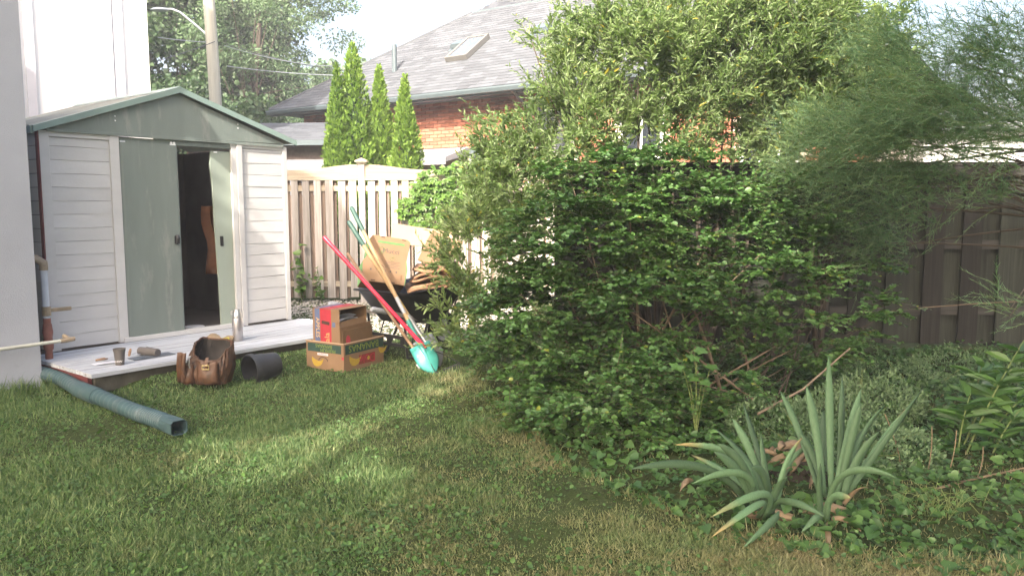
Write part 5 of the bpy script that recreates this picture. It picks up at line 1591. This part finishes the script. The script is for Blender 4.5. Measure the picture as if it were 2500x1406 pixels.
# ------------------------------------------------------------------ things on the deck
def on_deck(u, v): return tuple(on_ground(u, v, FZ + 0.001))
th = thing('thermos', 'steel vacuum flask with cup lid standing on the deck edge', 'flask', on_deck(581, 831))
q = B(); q.lathe([(0.0, 0.0), (0.046, 0.0), (0.049, 0.006), (0.049, 0.205), (0.045, 0.222)], 28); q.build('body', m_thermos, th, smooth=True)
q = B(); q.lathe([(0.046, 0.223), (0.046, 0.232)], 28); q.build('ring', m_chrome, th, smooth=True)
q = B(); q.lathe([(0.045, 0.233), (0.044, 0.255), (0.034, 0.285), (0.031, 0.305), (0.0, 0.305)], 28); q.build('cup_lid', m_chrome, th, smooth=True)
q = B(); q.tube([(-0.046, 0, 0.25), (-0.058, 0, 0.262), (-0.056, 0, 0.282), (-0.040, 0, 0.288)], 0.005, 6); q.build('handle', m_thermos, th, smooth=True)

cu = thing('seedling_cup', 'small brown grey cup with white lettering on the deck corner', 'cup', on_deck(293, 890))
q = B(); q.lathe([(0.0, 0.0), (0.033, 0.0), (0.034, 0.004), (0.044, 0.112), (0.046, 0.113), (0.049, 0.136), (0.045, 0.136), (0.041, 0.11), (0.031, 0.01), (0.0, 0.01)], 24); q.build('body', m_cup, cu, smooth=True)
text('lettering', 'DEW', 0.020, m_winwhite, cu, frame((0.008, -0.0375, 0.033), (0.97, 0.24, 0), (0.02, -0.09, 1), (0.2, -0.97, 0)), xs=1.3)
mt = thing('slate_mat', 'dark slate coloured mat lying flat on the deck', 'mat', on_deck(320, 878), SA)
q = B(); q.grid(8, 3, lambda a, s_: (0.0 + 0.36 * a, -0.07 + 0.13 * s_, 0.004 + 0.002 * math.sin(7 * a))); q.build('sheet', m_slate, mt, solid=0.004)
sp = thing('trowel', 'small trowel with dark handle lying on the slate mat', 'trowel', on_deck(318, 872), SA)
q = B(); q.tube([(0.05, 0.0, 0.012), (0.10, 0.0, 0.014), (0.16, -0.005, 0.016)], [0.004, 0.005, 0.004], 6); q.build('shaft', m_steel, sp)
q = B(); q.tube([(-0.01, 0, 0.012), (0.0, 0.0, 0.05), (0.008, 0, 0.075)], [0.009, 0.013, 0.008], 8); q.build('handle', m_dkwood, sp, smooth=True)
q = B(); q.grid(4, 6, lambda a, s_: (-0.20 - 0.09 * s_, (a - .5) * 0.055 * (1 - s_ ** 2) , 0.012 + 0.015 * (2 * a - 1) ** 2)); q.build('blade', m_dkwood, sp, solid=0.003, smooth=True)
rl_ = thing('rolled_pouch', 'dark rolled up pouch lying on the deck', 'pouch', on_deck(362, 868), SA)
q = B()
q.tube([(-0.02, 0.10, 0.036), (0.0, 0.0, 0.037), (0.03, -0.11, 0.034)], [0.034, 0.036, 0.033], 14); q.build('roll', m_cup, rl_, smooth=True)
q = B(); q.grid(4, 5, lambda a, s_: (0.02 + 0.03 * s_, 0.08 - 0.19 * a, 0.068 - 0.012 * s_ ** 2)); q.build('flap', m_cup, rl_, solid=0.003)
pap = B(); pap.grid(4, 4, lambda a, s_: (0.22 * a, 0.09 * s_, 0.004 * math.sin(4 * a) + 0.003)); po_ = pap.build('paper_sheet', m_paper, solid=0.001); po_.location = on_deck(232, 893); po_.rotation_euler = (0, 0, SA - 0.1)
tag(po_, 'white paper sheet lying at the left corner of the deck', 'paper')
gl = thing('work_gloves', 'tan work gloves with yellow cuff piled on the deck behind the bag', 'gloves', on_deck(520, 838), SA)
def lump(cx, cy, cz, rx, ry, rz, name, mat):
    q = B(); q.lathe([(0.05, -1), (0.6, -0.75), (0.95, -0.2), (0.9, 0.35), (0.5, 0.8), (0.03, 1)], 14)
    q.v = [(cx + x * rx * (1 + .22 * math.sin(5 * z + 3 * y)), cy + y * ry * (1 + .2 * math.sin(6 * x)), cz + z * rz * (1 + .18 * math.sin(4 * x + 5 * y))) for x, y, z in q.v]
    q.build(name, mat, gl, smooth=True)
lump(0.0, 0, 0.05, 0.07, 0.05, 0.045, 'palm', m_glove)
for i in range(4):
    q = B(); q.tube([(-0.03 + 0.022 * i, -0.03, 0.06), (-0.045 + 0.026 * i, -0.07, 0.05), (-0.045 + 0.03 * i, -0.085, 0.02)], [0.014, 0.014, 0.010], 8); q.build('finger', m_glove, gl, smooth=True)
lump(0.15, -0.03, 0.03, 0.07, 0.04, 0.028, 'palm', m_glove)
q = B(); q.tube([(0.04, -0.055, 0.03), (0.13, -0.06, 0.032)], [0.018, 0.016], 8); q.build('cuff', m_glovey, gl, smooth=True)

# ------------------------------------------------------------------ banana carton with flattened boxes
bb = thing('banana_carton', 'open cardboard carton printed with bananas standing on the grass', 'carton', (-1.52, 6.93, 0), R(60))
LX, LY, HZ = 0.56, 0.46, 0.255
q = B(); q.box(0, LX, 0, 0.008, 0, HZ); wf = q.build('side_panel', m_card, bb, bevel=0.002); 
q = B(); q.box(0, 0.008, 0.0085, LY, 0, HZ); wl_ = q.build('side_panel', m_card, bb, bevel=0.002)
q = B(); q.box(LX - 0.008, LX, 0.0085, LY, 0, HZ); q.build('side_panel', m_card, bb, bevel=0.002)
q = B(); q.box(0.0085, LX - 0.0085, LY - 0.008, LY, 0, HZ); q.build('side_panel', m_card, bb, bevel=0.002)
q = B(); q.box(0.01, LX - 0.01, 0.01, LY - 0.01, 0.002, 0.010); q.build('bottom', m_card, bb)
q = B(); q.box(-0.004, LX + 0.004, -0.004, 0.012, HZ, HZ + 0.008); q.box(-0.004, 0.012, 0.0125, LY + 0.004, HZ, HZ + 0.008); q.build('rim_fold', m_card_l, bb)
# prints on the right hand face (y = 0)
q = B(); q.box(0.02, LX - 0.005, -0.0012, 0.0, 0.158, HZ - 0.012); q.build('printed_band', m_pgreen, wf)
text('lettering', 'BANANAS', 0.088, m_pletter, wf, F_FRONT(0.275, -0.0016, 0.206, True), xs=1.05)
def bananas(parent, cx, cz, s_, yplane=True, flip=1):
    q = B()
    for i in range(5):
        a0 = R(200 + 13 * i); r0 = 0.05 * s_ * (1 + 0.22 * i)
        vs = []
        for j in range(9):
            f = j / 8
            a = a0 + R(95) * f
            wv = 0.0105 * s_ * math.sin(math.pi * min(1, f * 0.93 + 0.07)) + 0.001
            vs.append((math.cos(a) * (r0 - wv), math.sin(a) * (r0 - wv), math.cos(a) * (r0 + wv), math.sin(a) * (r0 + wv)))
        pv = []
        off = -0.0012 - 0.0002 * i
        for x0_, z0_, x1_, z1_ in vs:
            for xx, zz in ((x0_, z0_), (x1_, z1_)):
                X_, Z_ = cx + flip * (xx + 0.03 * s_), cz + zz + 0.055 * s_
                pv.append((X_, off, Z_) if yplane else (off, X_, Z_))
        q.add(pv, [(2 * j, 2 * j + 1, 2 * j + 3, 2 * j + 2) for j in range(8)])
    q.build('printed_bananas', m_pyel, parent)
bananas(wf, 0.095, 0.095, 1.15)
bananas(wf, 0.50, 0.135, 0.8)
q = B(); q.box(0.205, 0.43, -0.0012, 0, 0.040, 0.128); q.build('printed_panel', m_pred_d, wf)
text('lettering', 'Dole', 0.115, m_pred, wf, F_FRONT(0.318, -0.0016, 0.084, True), xs=1.0)
q = B(); q.lathe([(0.0, 0.0), (0.019, 0.0)], 14, frame((0.335, -0.0026, 0.084), (1, 0, 0), (0, 0, 1), (0, -1, 0))); q.build('printed_sun', m_pyel, wf)
q = B(); q.box(-0.0012, 0.0, 0.0, 0.026, 0.115, 0.140); q.build('printed_mark', m_pred, wl_)
# prints on the left hand face (x = 0)
q = B(); q.box(-0.0012, 0.0, 0.03, LY - 0.02, 0.165, HZ - 0.012); q.build('printed_band', m_pgreen, wl_)
text('lettering', 'BANANAS', 0.045, m_pletter, wl_, F_LEFT(-0.0016, 0.24, 0.222, True), xs=1.0)
text('lettering', 'PREMIUM', 0.045, m_pletter, wl_, F_LEFT(-0.0016, 0.19, 0.186, True), xs=1.0)
q = B(); q.box(-0.0014, 0.0, 0.19, 0.32, 0.135, 0.155); stk = q.build('sticker', m_paper, wl_)
text('lettering', 'SAN FERNANDO', 0.0125, m_pred, stk, F_LEFT(-0.0018, 0.255, 0.145), xs=1.1)
bananas(wl_, 0.37, 0.075, 1.0, False, -1)
q = B()
arcp = [(0.25 + 0.055 * math.cos(R(180 * i / 10)), 0.085 + 0.035 * math.sin(R(180 * i / 10))) for i in range(11)]
q.tube([(-0.001, y_, z_) for y_, z_ in arcp], 0.004, 5); q.build('handle_cut', m_hole, wl_)

# apple box stood on end inside the carton
ab = thing('apple_box', 'red and blue printed fruit box stood on end in the banana carton', 'box', (-1.52, 6.93, 0.012), R(60))
x0_, x1_, y0_, y1_, zt = 0.045, 0.42, 0.085, 0.415, 0.545
q = B(); q.box(x0_, x0_ + 0.006, y0_, y1_, 0, zt); fc = q.build('front_panel', m_card, ab, bevel=0.003)
q = B(); q.box(x0_, x1_, y0_, y1_, zt + 0.0005, zt + 0.007); tpn = q.build('top_panel', m_card, ab, bevel=0.003)
q = B(); q.box(x0_ + 0.007, x1_, y1_ - 0.006, y1_ - 0.0005, 0, zt); q.build('back_panel', m_card_d, ab)
q = B(); q.box(x1_ - 0.006, x1_, y0_, y1_ - 0.007, 0, zt); q.build('end_panel', m_card_d, ab)
q = B(); q.box(x0_ - 0.0012, x0_ - 0.0, 0.325, 0.385, 0.0, zt + 0.0005); q.build('blue_band', m_pblue, fc)
q = B(); q.box(x0_ - 0.0012, x0_ - 0.0, 0.185, 0.318, 0.0, zt + 0.0005); q.build('red_band', m_pred, fc)
q = B(); q.box(x0_, x1_ - 0.03, 0.325, 0.385, zt + 0.007, zt + 0.0082); q.build('blue_band', m_pblue, tpn)
q = B(); q.box(x0_, x1_ - 0.01, 0.185, 0.318, zt + 0.007, zt + 0.0082); q.build('red_band', m_pred, tpn)
for xs_ in (0.14, 0.30):
    q = B(); q.box(xs_, xs_ + 0.012, 0.19, 0.285, zt + 0.0083, zt + 0.0095); q.build('slot', m_hole, tpn)
q = B(); q.tube([(x0_ - 0.0016, 0.205, 0.415), (x0_ - 0.0016, 0.300, 0.425)], 0.0155, 10); q.v = [(x0_ - 0.0022 if x < x0_ - 0.002 else x0_ - 0.0012, y, z) for x, y, z in q.v]; q.build('handle_hole', m_hole, fc)
text('lettering', 'APPLES', 0.060, m_pgold, fc, frame((x0_ - 0.0018, 0.352, 0.37), (0, 0, -1), (0, -1, 0), (-1, 0, 0)), xs=1.0)
text('lettering', 'Gala', 0.085, m_pgold, fc, frame((x0_ - 0.0018, 0.235, 0.255), (0, 0, 1), (0, 1, 0), (-1, 0, 0)), xs=1.0)
q = B(); q.box(x0_ - 0.0014, x0_, 0.135, 0.172, 0.385, 0.43); q.build('printed_mark', m_pblue, fc)
# papers and flattened cartons beside it
for i in range(2):
    q = B(); q.grid(6, 4, lambda a, s_: (0.07 + 0.30 * a, 0.12 + 0.05 * i + 0.16 * s_, 0.43 + 0.03 * i + 0.03 * math.sin(3 * a + 2 * s_) - 0.03 * s_)); o = q.build('newspaper', m_paper, solid=0.002)
    o.location = ab.location; o.rotation_euler = ab.rotation_euler
    tag(o, ('lower' if i == 0 else 'upper') + ' crumpled grey newspaper sheet stuffed in the fruit box', 'paper', 'newspaper in the fruit box')
for i, (xa, xb2, zz, mm, tilt) in enumerate([(0.06, 0.44, 0.44, m_card, 0.10), (0.035, 0.45, 0.40, m_card_d, 0.05), (0.02, 0.43, 0.375, m_card_d, 0.02)]):
    fc2 = thing('flattened_carton', ['tallest', 'middle', 'front'][i] + ' flattened brown carton leaning in the banana carton', 'carton', (-1.52, 6.93, 0.012), R(60), 'flattened cartons in the banana carton')
    q = B(); q.box(xa, xb2, 0, 0.009, 0, zz - 0.012)
    o = q.build('sheet', mm, fc2, bevel=0.001)
    o.location = (0, 0.018 + 0.022 * (2 - i), 0.002); o.rotation_euler = (-tilt, -0.05 + 0.02 * i, 0)
    if i == 2:
        q = B(); q.lathe([(0.0, 0.0), (0.03, 0.0)], 12, frame((0.09, -0.0012, 0.27), (1, 0, 0), (0, 0, 1.5), (0, -1, 0))); q.build('printed_heart', m_pred, o)

# ------------------------------------------------------------------ wheelbarrow
BA = R(50.3)
br = thing('wheelbarrow', 'black wheelbarrow with grey wooden handles loaded with cardboard', 'wheelbarrow', (-1.51, 7.26, 0), BA)
def rrect(x0, x1, hw0, hw1, z, rnd=0.10, n=6):
    out = []
    cs = [(x1 - rnd, hw1 - rnd, 0), (x0 + rnd, hw0 - rnd, 90), (x0 + rnd, -hw0 + rnd, 180), (x1 - rnd, -hw1 + rnd, 270)]
    for cx, cy, a0 in cs:
        for i in range(n + 1):
            a = R(a0 + 90 * i / n)
            out.append((cx + rnd * math.cos(a), cy + rnd * math.sin(a), z))
    return out
q = B()
levels = [(0.56, 1.00, 0.18, 0.16, 0.345), (0.50, 1.08, 0.23, 0.21, 0.36), (0.34, 1.28, 0.345, 0.33, 0.62), (0.31, 1.32, 0.365, 0.35, 0.655), (0.285, 1.35, 0.385, 0.37, 0.658), (0.285, 1.35, 0.385, 0.37, 0.640)]
rg_ = [rrect(*l) for l in levels]
# front lip rises, as on a moulded tray
rg_ = [[(x, y, z + (0.10 * max(0, (x - 0.8) / 0.5) ** 2 + 0.02 * max(0, (0.5 - x) / 0.15) if z > 0.5 else 0)) for x, y, z in r_] for r_ in rg_]
m_ = len(rg_[0])
q.add([p for r_ in rg_ for p in r_], [(i * m_ + k, i * m_ + (k + 1) % m_, (i + 1) * m_ + (k + 1) % m_, (i + 1) * m_ + k) for i in range(len(rg_) - 1) for k in range(m_)] + [tuple(range(m_))])
q.build('tray', m_tray, br, smooth=True, solid=0.006)
for s_ in (-1, 1):
    q = B(); q.tube([(0.0, 0.31 * s_, 0.56), (0.35, 0.285 * s_, 0.470), (1.22, 0.09 * s_, 0.235)], 0.024, 4); rl2 = q.build('handle_rail', m_railw, br)
    q = B(); q.tube([(-0.02, 0.312 * s_, 0.566), (0.0, 0.31 * s_, 0.561), (0.15, 0.30 * s_, 0.523), (0.17, 0.298 * s_, 0.518)], [0.018, 0.026, 0.026, 0.024], 10); q.build('grip', m_gripg, rl2, smooth=True)
    q = B()
    q.tube([(0.42, 0.27 * s_, 0.44), (0.44, 0.26 * s_, 0.25), (0.47, 0.25 * s_, 0.03), (0.62, 0.23 * s_, 0.015), (0.80, 0.20 * s_, 0.34)], 0.014, 7); q.build('leg', m_black, br, smooth=True)
    q = B(); q.tube([(0.62, 0.23 * s_, 0.40), (0.50, 0.25 * s_, 0.05)], 0.008, 6); q.build('leg_brace', m_black, br)
    q = B(); q.tube([(1.18, 0.10 * s_, 0.25), (1.26, 0.20 * s_, 0.62)], 0.010, 6); q.build('tray_brace', m_black, br)
q = B(); q.box(0.452, 0.468, -0.26, -0.17, 0.13, 0.24); q.box(0.452, 0.468, 0.17, 0.26, 0.13, 0.24); q.box(0.452, 0.468, -0.17, 0.17, 0.205, 0.24); q.box(0.452, 0.468, -0.17, 0.17, 0.13, 0.16); q.box(0.452, 0.468, -0.03, 0.03, 0.16, 0.205); q.build('cross_plate', m_black, br)
wh = B(); Mw = Matrix.Translation((1.20, 0, 0.20)) @ Matrix.Rotation(R(90), 4, 'X')
prof = [(0.115, -0.028)] + [(0.148 + 0.052 * math.cos(R(a)), 0.046 * math.sin(R(a))) for a in range(-110, 111, 20)] + [(0.115, 0.028)]
wh.lathe(prof, 28, Mw); wheel = wh.build('wheel', m_tyre, br, smooth=True)
q = B(); q.lathe([(0.0, -0.045), (0.03, -0.045), (0.03, -0.02), (0.118, -0.03), (0.118, 0.03), (0.03, 0.02), (0.03, 0.045), (0.0, 0.045)], 20, Mw); q.build('rim', m_steel, wheel, smooth=True)
q = B(); q.tube([(1.20, -0.11, 0.20), (1.20, 0.11, 0.20)], 0.010, 8); q.build('axle', m_steel, br)
# load: printed box, paper bags, sheet, straps
def load_box():
    o_ = at(884, 683, 7.42)
    ex = at(988, 697, 7.55) - o_
    ez = at(904, 572, 7.62) - o_
    W_, H_ = ex.length, ez.length
    ex.normalize(); ez = (ez - ex * ez.dot(ex)).normalized()
    ey = ez.cross(ex)
    t_ = thing('produce_box', 'tan produce box with green sides tilted in the wheelbarrow', 'box', o_)
    t_.matrix_world = frame(o_, ex, ey, ez)
    return t_, W_, H_
pb, W_, H_ = load_box()
D_ = 0.26
outl = [(0, 0), (W_, 0), (W_ * 1.035, H_ * 0.33), (W_ * 1.0, H_ * 0.52), (W_ * 1.06, H_ * 0.95), (W_ * 0.98, H_), (W_ * 0.16, H_), (W_ * 0.11, H_ * 0.93), (W_ * 0.10, H_ * 0.60), (-W_ * 0.02, H_ * 0.40)]
q = B(); q.prism(outl, 0, 0.007, 'y'); fp = q.build('front_panel', m_card, pb)
q = B(); q.prism(outl, D_ - 0.007, D_, 'y'); q.build('back_panel', m_card, pb)
for side, nm in ((outl[1:5], 'green_side'), ([outl[9], outl[0]] , 'green_side'), (outl[7:10], 'green_side')):
    q = B()
    for a, b2 in zip(side[:-1], side[1:]):
        q.add([(a[0], 0.0075, a[1]), (b2[0], 0.0075, b2[1]), (b2[0], D_ - 0.0075, b2[1]), (a[0], D_ - 0.0075, a[1])], [(0, 1, 2, 3)])
    q.build(nm, m_pgreen2, pb, solid=0.005)
q = B(); q.add([(0, 0.0075, 0), (W_, 0.0075, 0), (W_, D_ - 0.0075, 0), (0, D_ - 0.0075, 0)], [(0, 1, 2, 3)]); q.build('bottom_panel', m_card_d, pb, solid=0.005)
q = B(); q.add([(W_ * 0.16, 0.0075, H_), (W_ * 0.98, 0.0075, H_), (W_ * 0.98, D_ * 0.5, H_), (W_ * 0.16, D_ * 0.5, H_)], [(0, 1, 2, 3)]); q.build('top_panel', m_card_l, pb, solid=0.005)
def fpx(a, b2, c, d, mat, name, off=0.0012):
    q = B(); q.box(a * W_, b2 * W_, -off, 0.0, c * H_, d * H_); return q.build(name, mat, fp)
fpx(0.29, 0.93, 0.845, 0.895, m_pgreen2, 'green_strip')
for a in (0.36, 0.86): fpx(a, a + 0.09, 0.965, 0.988, m_hole, 'slot')
for a in (0.20, 0.66): fpx(a, a + 0.10, 0.012, 0.036, m_hole, 'slot')
q = B(); q.prism([(W_ * 0.985, 0.0), (W_ * 1.0, 0.0), (W_ * 1.035, H_ * 0.33), (W_ * 1.0, H_ * 0.52), (W_ * 0.975, H_ * 0.52), (W_ * 1.01, H_ * 0.33)], -0.0012, 0.0, 'y'); q.build('green_edge', m_pgreen2, fp)
text('lettering', 'Mucci', W_ * 0.155, m_pgrey, fp, F_FRONT(W_ * 0.615, -0.0016, H_ * 0.69), xs=1.1)
q = B()
ring = [(W_ * 0.40 + 0.028 * math.cos(R(20 * i)), -0.0016, H_ * 0.69 + 0.036 * math.sin(R(20 * i))) for i in range(19)]
q.tube(ring, 0.0022, 4, False)
q.add([(W_ * 0.375, -0.0016, H_ * 0.68), (W_ * 0.40, -0.0016, H_ * 0.635), (W_ * 0.455, -0.0016, H_ * 0.71), (W_ * 0.405, -0.0016, H_ * 0.665)], [(0, 1, 2, 3)])
q.build('leaf_emblem', m_pgreen2, fp)
q = B()
ring = [(W_ * 0.655 + 0.018 * math.cos(R(24 * i)), -0.0016, H_ * 0.525 + 0.018 * math.sin(R(24 * i))) for i in range(16)]
q.tube(ring, 0.0018, 4, False); q.tube([(W_ * 0.62, -0.0016, H_ * 0.56), (W_ * 0.70, -0.0016, H_ * 0.57), (W_ * 0.72, -0.0016, H_ * 0.60)], 0.0016, 4)
q.build('round_emblem', m_pgreen2, fp)
for i in range(5): fpx(0.50, 0.86 - 0.04 * (i % 2), 0.46 - 0.032 * i, 0.468 - 0.032 * i, m_pgrey, 'small_print')
for i, a in enumerate((0.16, 0.36, 0.50, 0.62, 0.76)): fpx(a, a + 0.035, 0.235, 0.275, m_pgrey, 'pictogram')
fpx(0.885, 0.925, 0.10, 0.21, m_card_d, 'printed_code')
# folded paper bags
for i in range(6):
    o_ = at(1045 + 3 * i, 697 - 11 * i, 7.75 + 0.03 * i)
    q = B()
    q.grid(12, 6, lambda a, s_: ((a - .5) * (0.50 - 0.03 * i), (s_ - .5) * 0.34, 0.016 * math.sin(7 * a + 2 * i) + 0.012 * math.sin(9 * s_ + i) - 0.05 * (2 * a - 1) ** 2 * (i % 2)))
    o = q.build('paper_bag', m_kraft, solid=0.022, smooth=True)
    o.location = o_ + Vector((0.02, 0.06, 0.0)); o.rotation_euler = (0.12, -0.16 + 0.04 * i, R(12 - 6 * i))
    tag(o, ['lowest', 'second lowest', 'third lowest', 'third highest', 'second highest', 'topmost'][i] + ' folded brown paper bag in the wheelbarrow stack', 'bag', 'folded paper bags in the wheelbarrow')
q = B(); q.grid(6, 4, lambda a, s_: ((a - .5) * 0.62, 0.03 * math.sin(3 * a), (s_ - .5) * 0.20)); o = q.build('cardboard_sheet', m_card_l, solid=0.008)
o.location = at(1030, 577, 7.95); o.rotation_euler = (-0.35, 0.13, R(4))
tag(o, 'pale cardboard sheet sticking up behind the produce box', 'cardboard')
q = B(); q.grid(6, 6, lambda a, s_: ((a - .5) * 0.34, 0.04 * math.sin(3 * a), (s_ - .5) * 0.36)); o = q.build('cardboard_sheet', m_card, solid=0.008)
o.location = at(1075, 612, 7.85); o.rotation_euler = (-0.5, 0.35, R(-10))
tag(o, 'tan cardboard piece leaning on the paper bags behind the leaves', 'cardboard')
os_ = thing('orange_straps', 'bundle of orange straps on the wheelbarrow rim', 'straps', tuple(at(1115, 690, 7.9)))
for i in range(3):
    q = B(); q.tube([(-0.12 + 0.09 * i, 0, 0.0), (-0.07 + 0.09 * i, -0.01, 0.022), (-0.02 + 0.09 * i, 0, 0.0)], [0.018, 0.028, 0.018], 8); q.build('strap', m_orange2, os_, smooth=True)
bo = thing('plastic_bottle', 'blue grey plastic bottle on the paper bags in the wheelbarrow', 'bottle', tuple(at(1112, 672, 7.95)))
q = B(); q.lathe([(0.0, -0.06), (0.05, -0.06), (0.055, 0.03), (0.03, 0.08), (0.02, 0.09)], 14, Matrix.Rotation(R(60), 4, 'Y')); q.build('body', m_bottle, bo, smooth=True)
q = B(); q.lathe([(0.022, 0.088), (0.022, 0.115), (0.0, 0.115)], 12, Matrix.Rotation(R(60), 4, 'Y')); q.build('cap', m_paper, bo, smooth=True)

# ------------------------------------------------------------------ long handled tools leaning on the wheelbarrow
def tool_frame(p0, p1, roll_to):
    z = (p1 - p0).normalized()
    y = roll_to - z * roll_to.dot(z)
    y.normalize()
    x = y.cross(z)
    return frame(p0, x, y, z), (p1 - p0).length
def shovel(label, tip, top, teal, face):
    t_ = thing('round_shovel', label, 'shovel', tip, group='shovels leaning on the wheelbarrow')
    M, L_ = tool_frame(Vector(tip), Vector(top), face)
    t_.matrix_world = M
    q = B()
    n, mrow = 10, 14
    def fn(a, s_):
        half = 0.104 * (math.sin(min(1.0, s_ * 1.9) * math.pi / 2) ** 0.75) * (1 - 0.10 * max(0, s_ - 0.6))
        x = (2 * a - 1) * half
        dish = 0.035 * (2 * a - 1) ** 2 * (0.3 + s_) - 0.02 * math.sin(math.pi * s_)
        rib = -0.016 * math.exp(-((2 * a - 1) * 3.2) ** 2) * max(0, s_ - 0.35)
        return (x, dish + rib + 0.01, 0.30 * s_)
    q.grid(n, mrow, fn); q.build('blade', m_teal if teal else m_steel, t_, smooth=True, solid=0.004)
    q = B(); q.grid(10, 2, lambda a, s_: ((2 * a - 1) * 0.028 * 0 + (2 * a - 1) * 0.104 * 0.94, 0.035 + 0.012 * (2 * a - 1) ** 2 + 0.014 * math.sin(s_ * 1.5) * 1.2, 0.297 + 0.014 * math.sin(s_ * 3.0))); q.build('step_lip', m_teal if teal else m_steel, t_, solid=0.003)
    q = B(); q.tube([(0, -0.008, 0.10), (0, -0.004, 0.22), (0, 0.010, 0.32), (0, 0.022, 0.42), (0, 0.02, 0.56)], [0.006, 0.022, 0.026, 0.022, 0.021], 12); q.build('socket', m_teal if teal else m_steel, t_, smooth=True)
    q = B(); q.tube([(0, 0.02, 0.555), (0, 0.012, 0.9), (0, 0.0, L_ - 0.27)], 0.0185, 12); q.build('shaft', m_ash, t_, smooth=True)
    q = B(); q.tube([(0, 0.0, L_ - 0.27), (0, 0, L_ - 0.25), (0, 0, L_ - 0.02), (0, 0, L_)], [0.0205, 0.022, 0.022, 0.014], 12); q.build('grip', m_grip, t_, smooth=True)
    q = B(); q.tube([(0, 0.0165, 0.63), (0, 0.0145, 0.80)], 0.0192, 12); q.build('label_sleeve', m_pyel if not teal else m_gripg, t_, smooth=True)
    return t_, L_
s1, L1 = shovel('turquoise bladed shovel with ash shaft and green grip', tuple(at(1062, 912, 6.90)), tuple(at(857, 505, 7.42)), True, Vector((0.25, -1, 0.3)) * -1)
s2, L2 = shovel('steel bladed shovel with yellow shaft label behind the turquoise one', tuple(at(1076, 893, 7.05)), tuple(at(850, 540, 7.28)), False, Vector((0.25, -1, 0.3)) * -1)
rk = thing('bow_rake', 'red handled bow rake standing head down in the grass', 'rake', tuple(at(1080, 895, 6.98)), group=None)
p0, p1 = at(1080, 895, 6.98), at(790, 578, 7.05)
M, L_ = tool_frame(p0, p1, Vector((0, -1, 0.2)))
rk.matrix_world = M
zh = (at(1040, 848, 6.98) - p0).length
q = B(); q.tube([(0, 0, zh), (0, 0, L_ - 0.01), (0, 0, L_)], [0.019, 0.019, 0.013], 14); q.build('shaft', m_redpaint, rk, smooth=True)
q = B(); q.tube([(0, 0, zh - 0.05), (0, 0, zh + 0.02)], [0.012, 0.016], 10); q.build('ferrule', m_black, rk, smooth=True)
Mi = M.inverted()
bar0, bar1 = Mi @ at(1064, 910, 6.9), Mi @ at(1122, 886, 7.02)
q = B(); q.tube([bar0, (bar0 + bar1) / 2, bar1], 0.008, 4); hd = q.build('head_bar', m_black, rk)
for i in range(12):
    pt2 = bar0.lerp(bar1, i / 11)
    wv = M @ pt2
    q = B(); q.tube([pt2, Mi @ (wv + Vector((0, -0.02, -0.055)))], [0.005, 0.002], 5); q.build('tine', m_black, hd)
cc_ = Vector((0, 0, zh - 0.03))
for e in (bar0, bar1):
    q = B(); q.tube(bez(cc_, cc_.lerp(e, 0.5) + Vector((0, 0.0, 0.09)), e, 8), 0.0045, 6); q.build('bow', m_black, rk, smooth=True)
hoe = thing('hoe', 'thin brown wooden handled hoe crossing behind the red rake handle', 'hoe', tuple(at(1030, 880, 7.08)))
p0, p1 = at(1030, 880, 7.08), at(847, 617, 7.22)
M, L_ = tool_frame(p0, p1, Vector((0, -1, 0.2)))
hoe.matrix_world = M
q = B(); q.tube([(0, 0, 0.08), (0, 0, L_ - 0.02), (0, 0, L_)], [0.015, 0.014, 0.007], 10); q.build('shaft', m_dkwood, hoe, smooth=True)
q = B(); q.tube([(0, 0, 0.10), (0, 0, 0.02), (0, -0.03, -0.01)], [0.016, 0.010, 0.008], 8); q.build('neck', m_black, hoe, smooth=True)
q = B(); q.box(-0.07, 0.07, -0.034, -0.030, -0.07, 0.0); q.build('blade', m_steel, hoe)
# ------------------------------------------------------------------ added haze volume, stands in for the milky veil at the lens
hz = B(); hz.box(-60, 60, -20, 70, -1.2, 14.0)
mh = bpy.data.materials.new('haze')
mh.use_nodes = True
th_ = mh.node_tree
th_.nodes.remove(th_.nodes['Principled BSDF'])
pv = th_.nodes.new('ShaderNodeVolumePrincipled')
pv.inputs['Color'].default_value = (0.93, 0.95, 1.0, 1)
pv.inputs['Density'].default_value = 0.0030
th_.links.new(pv.outputs[0], th_.nodes['Material Output'].inputs['Volume'])
ho_ = hz.build('haze', mh)
tag(ho_, 'thin even haze added over the garden for the milky lens veil', 'haze', kind='stuff')
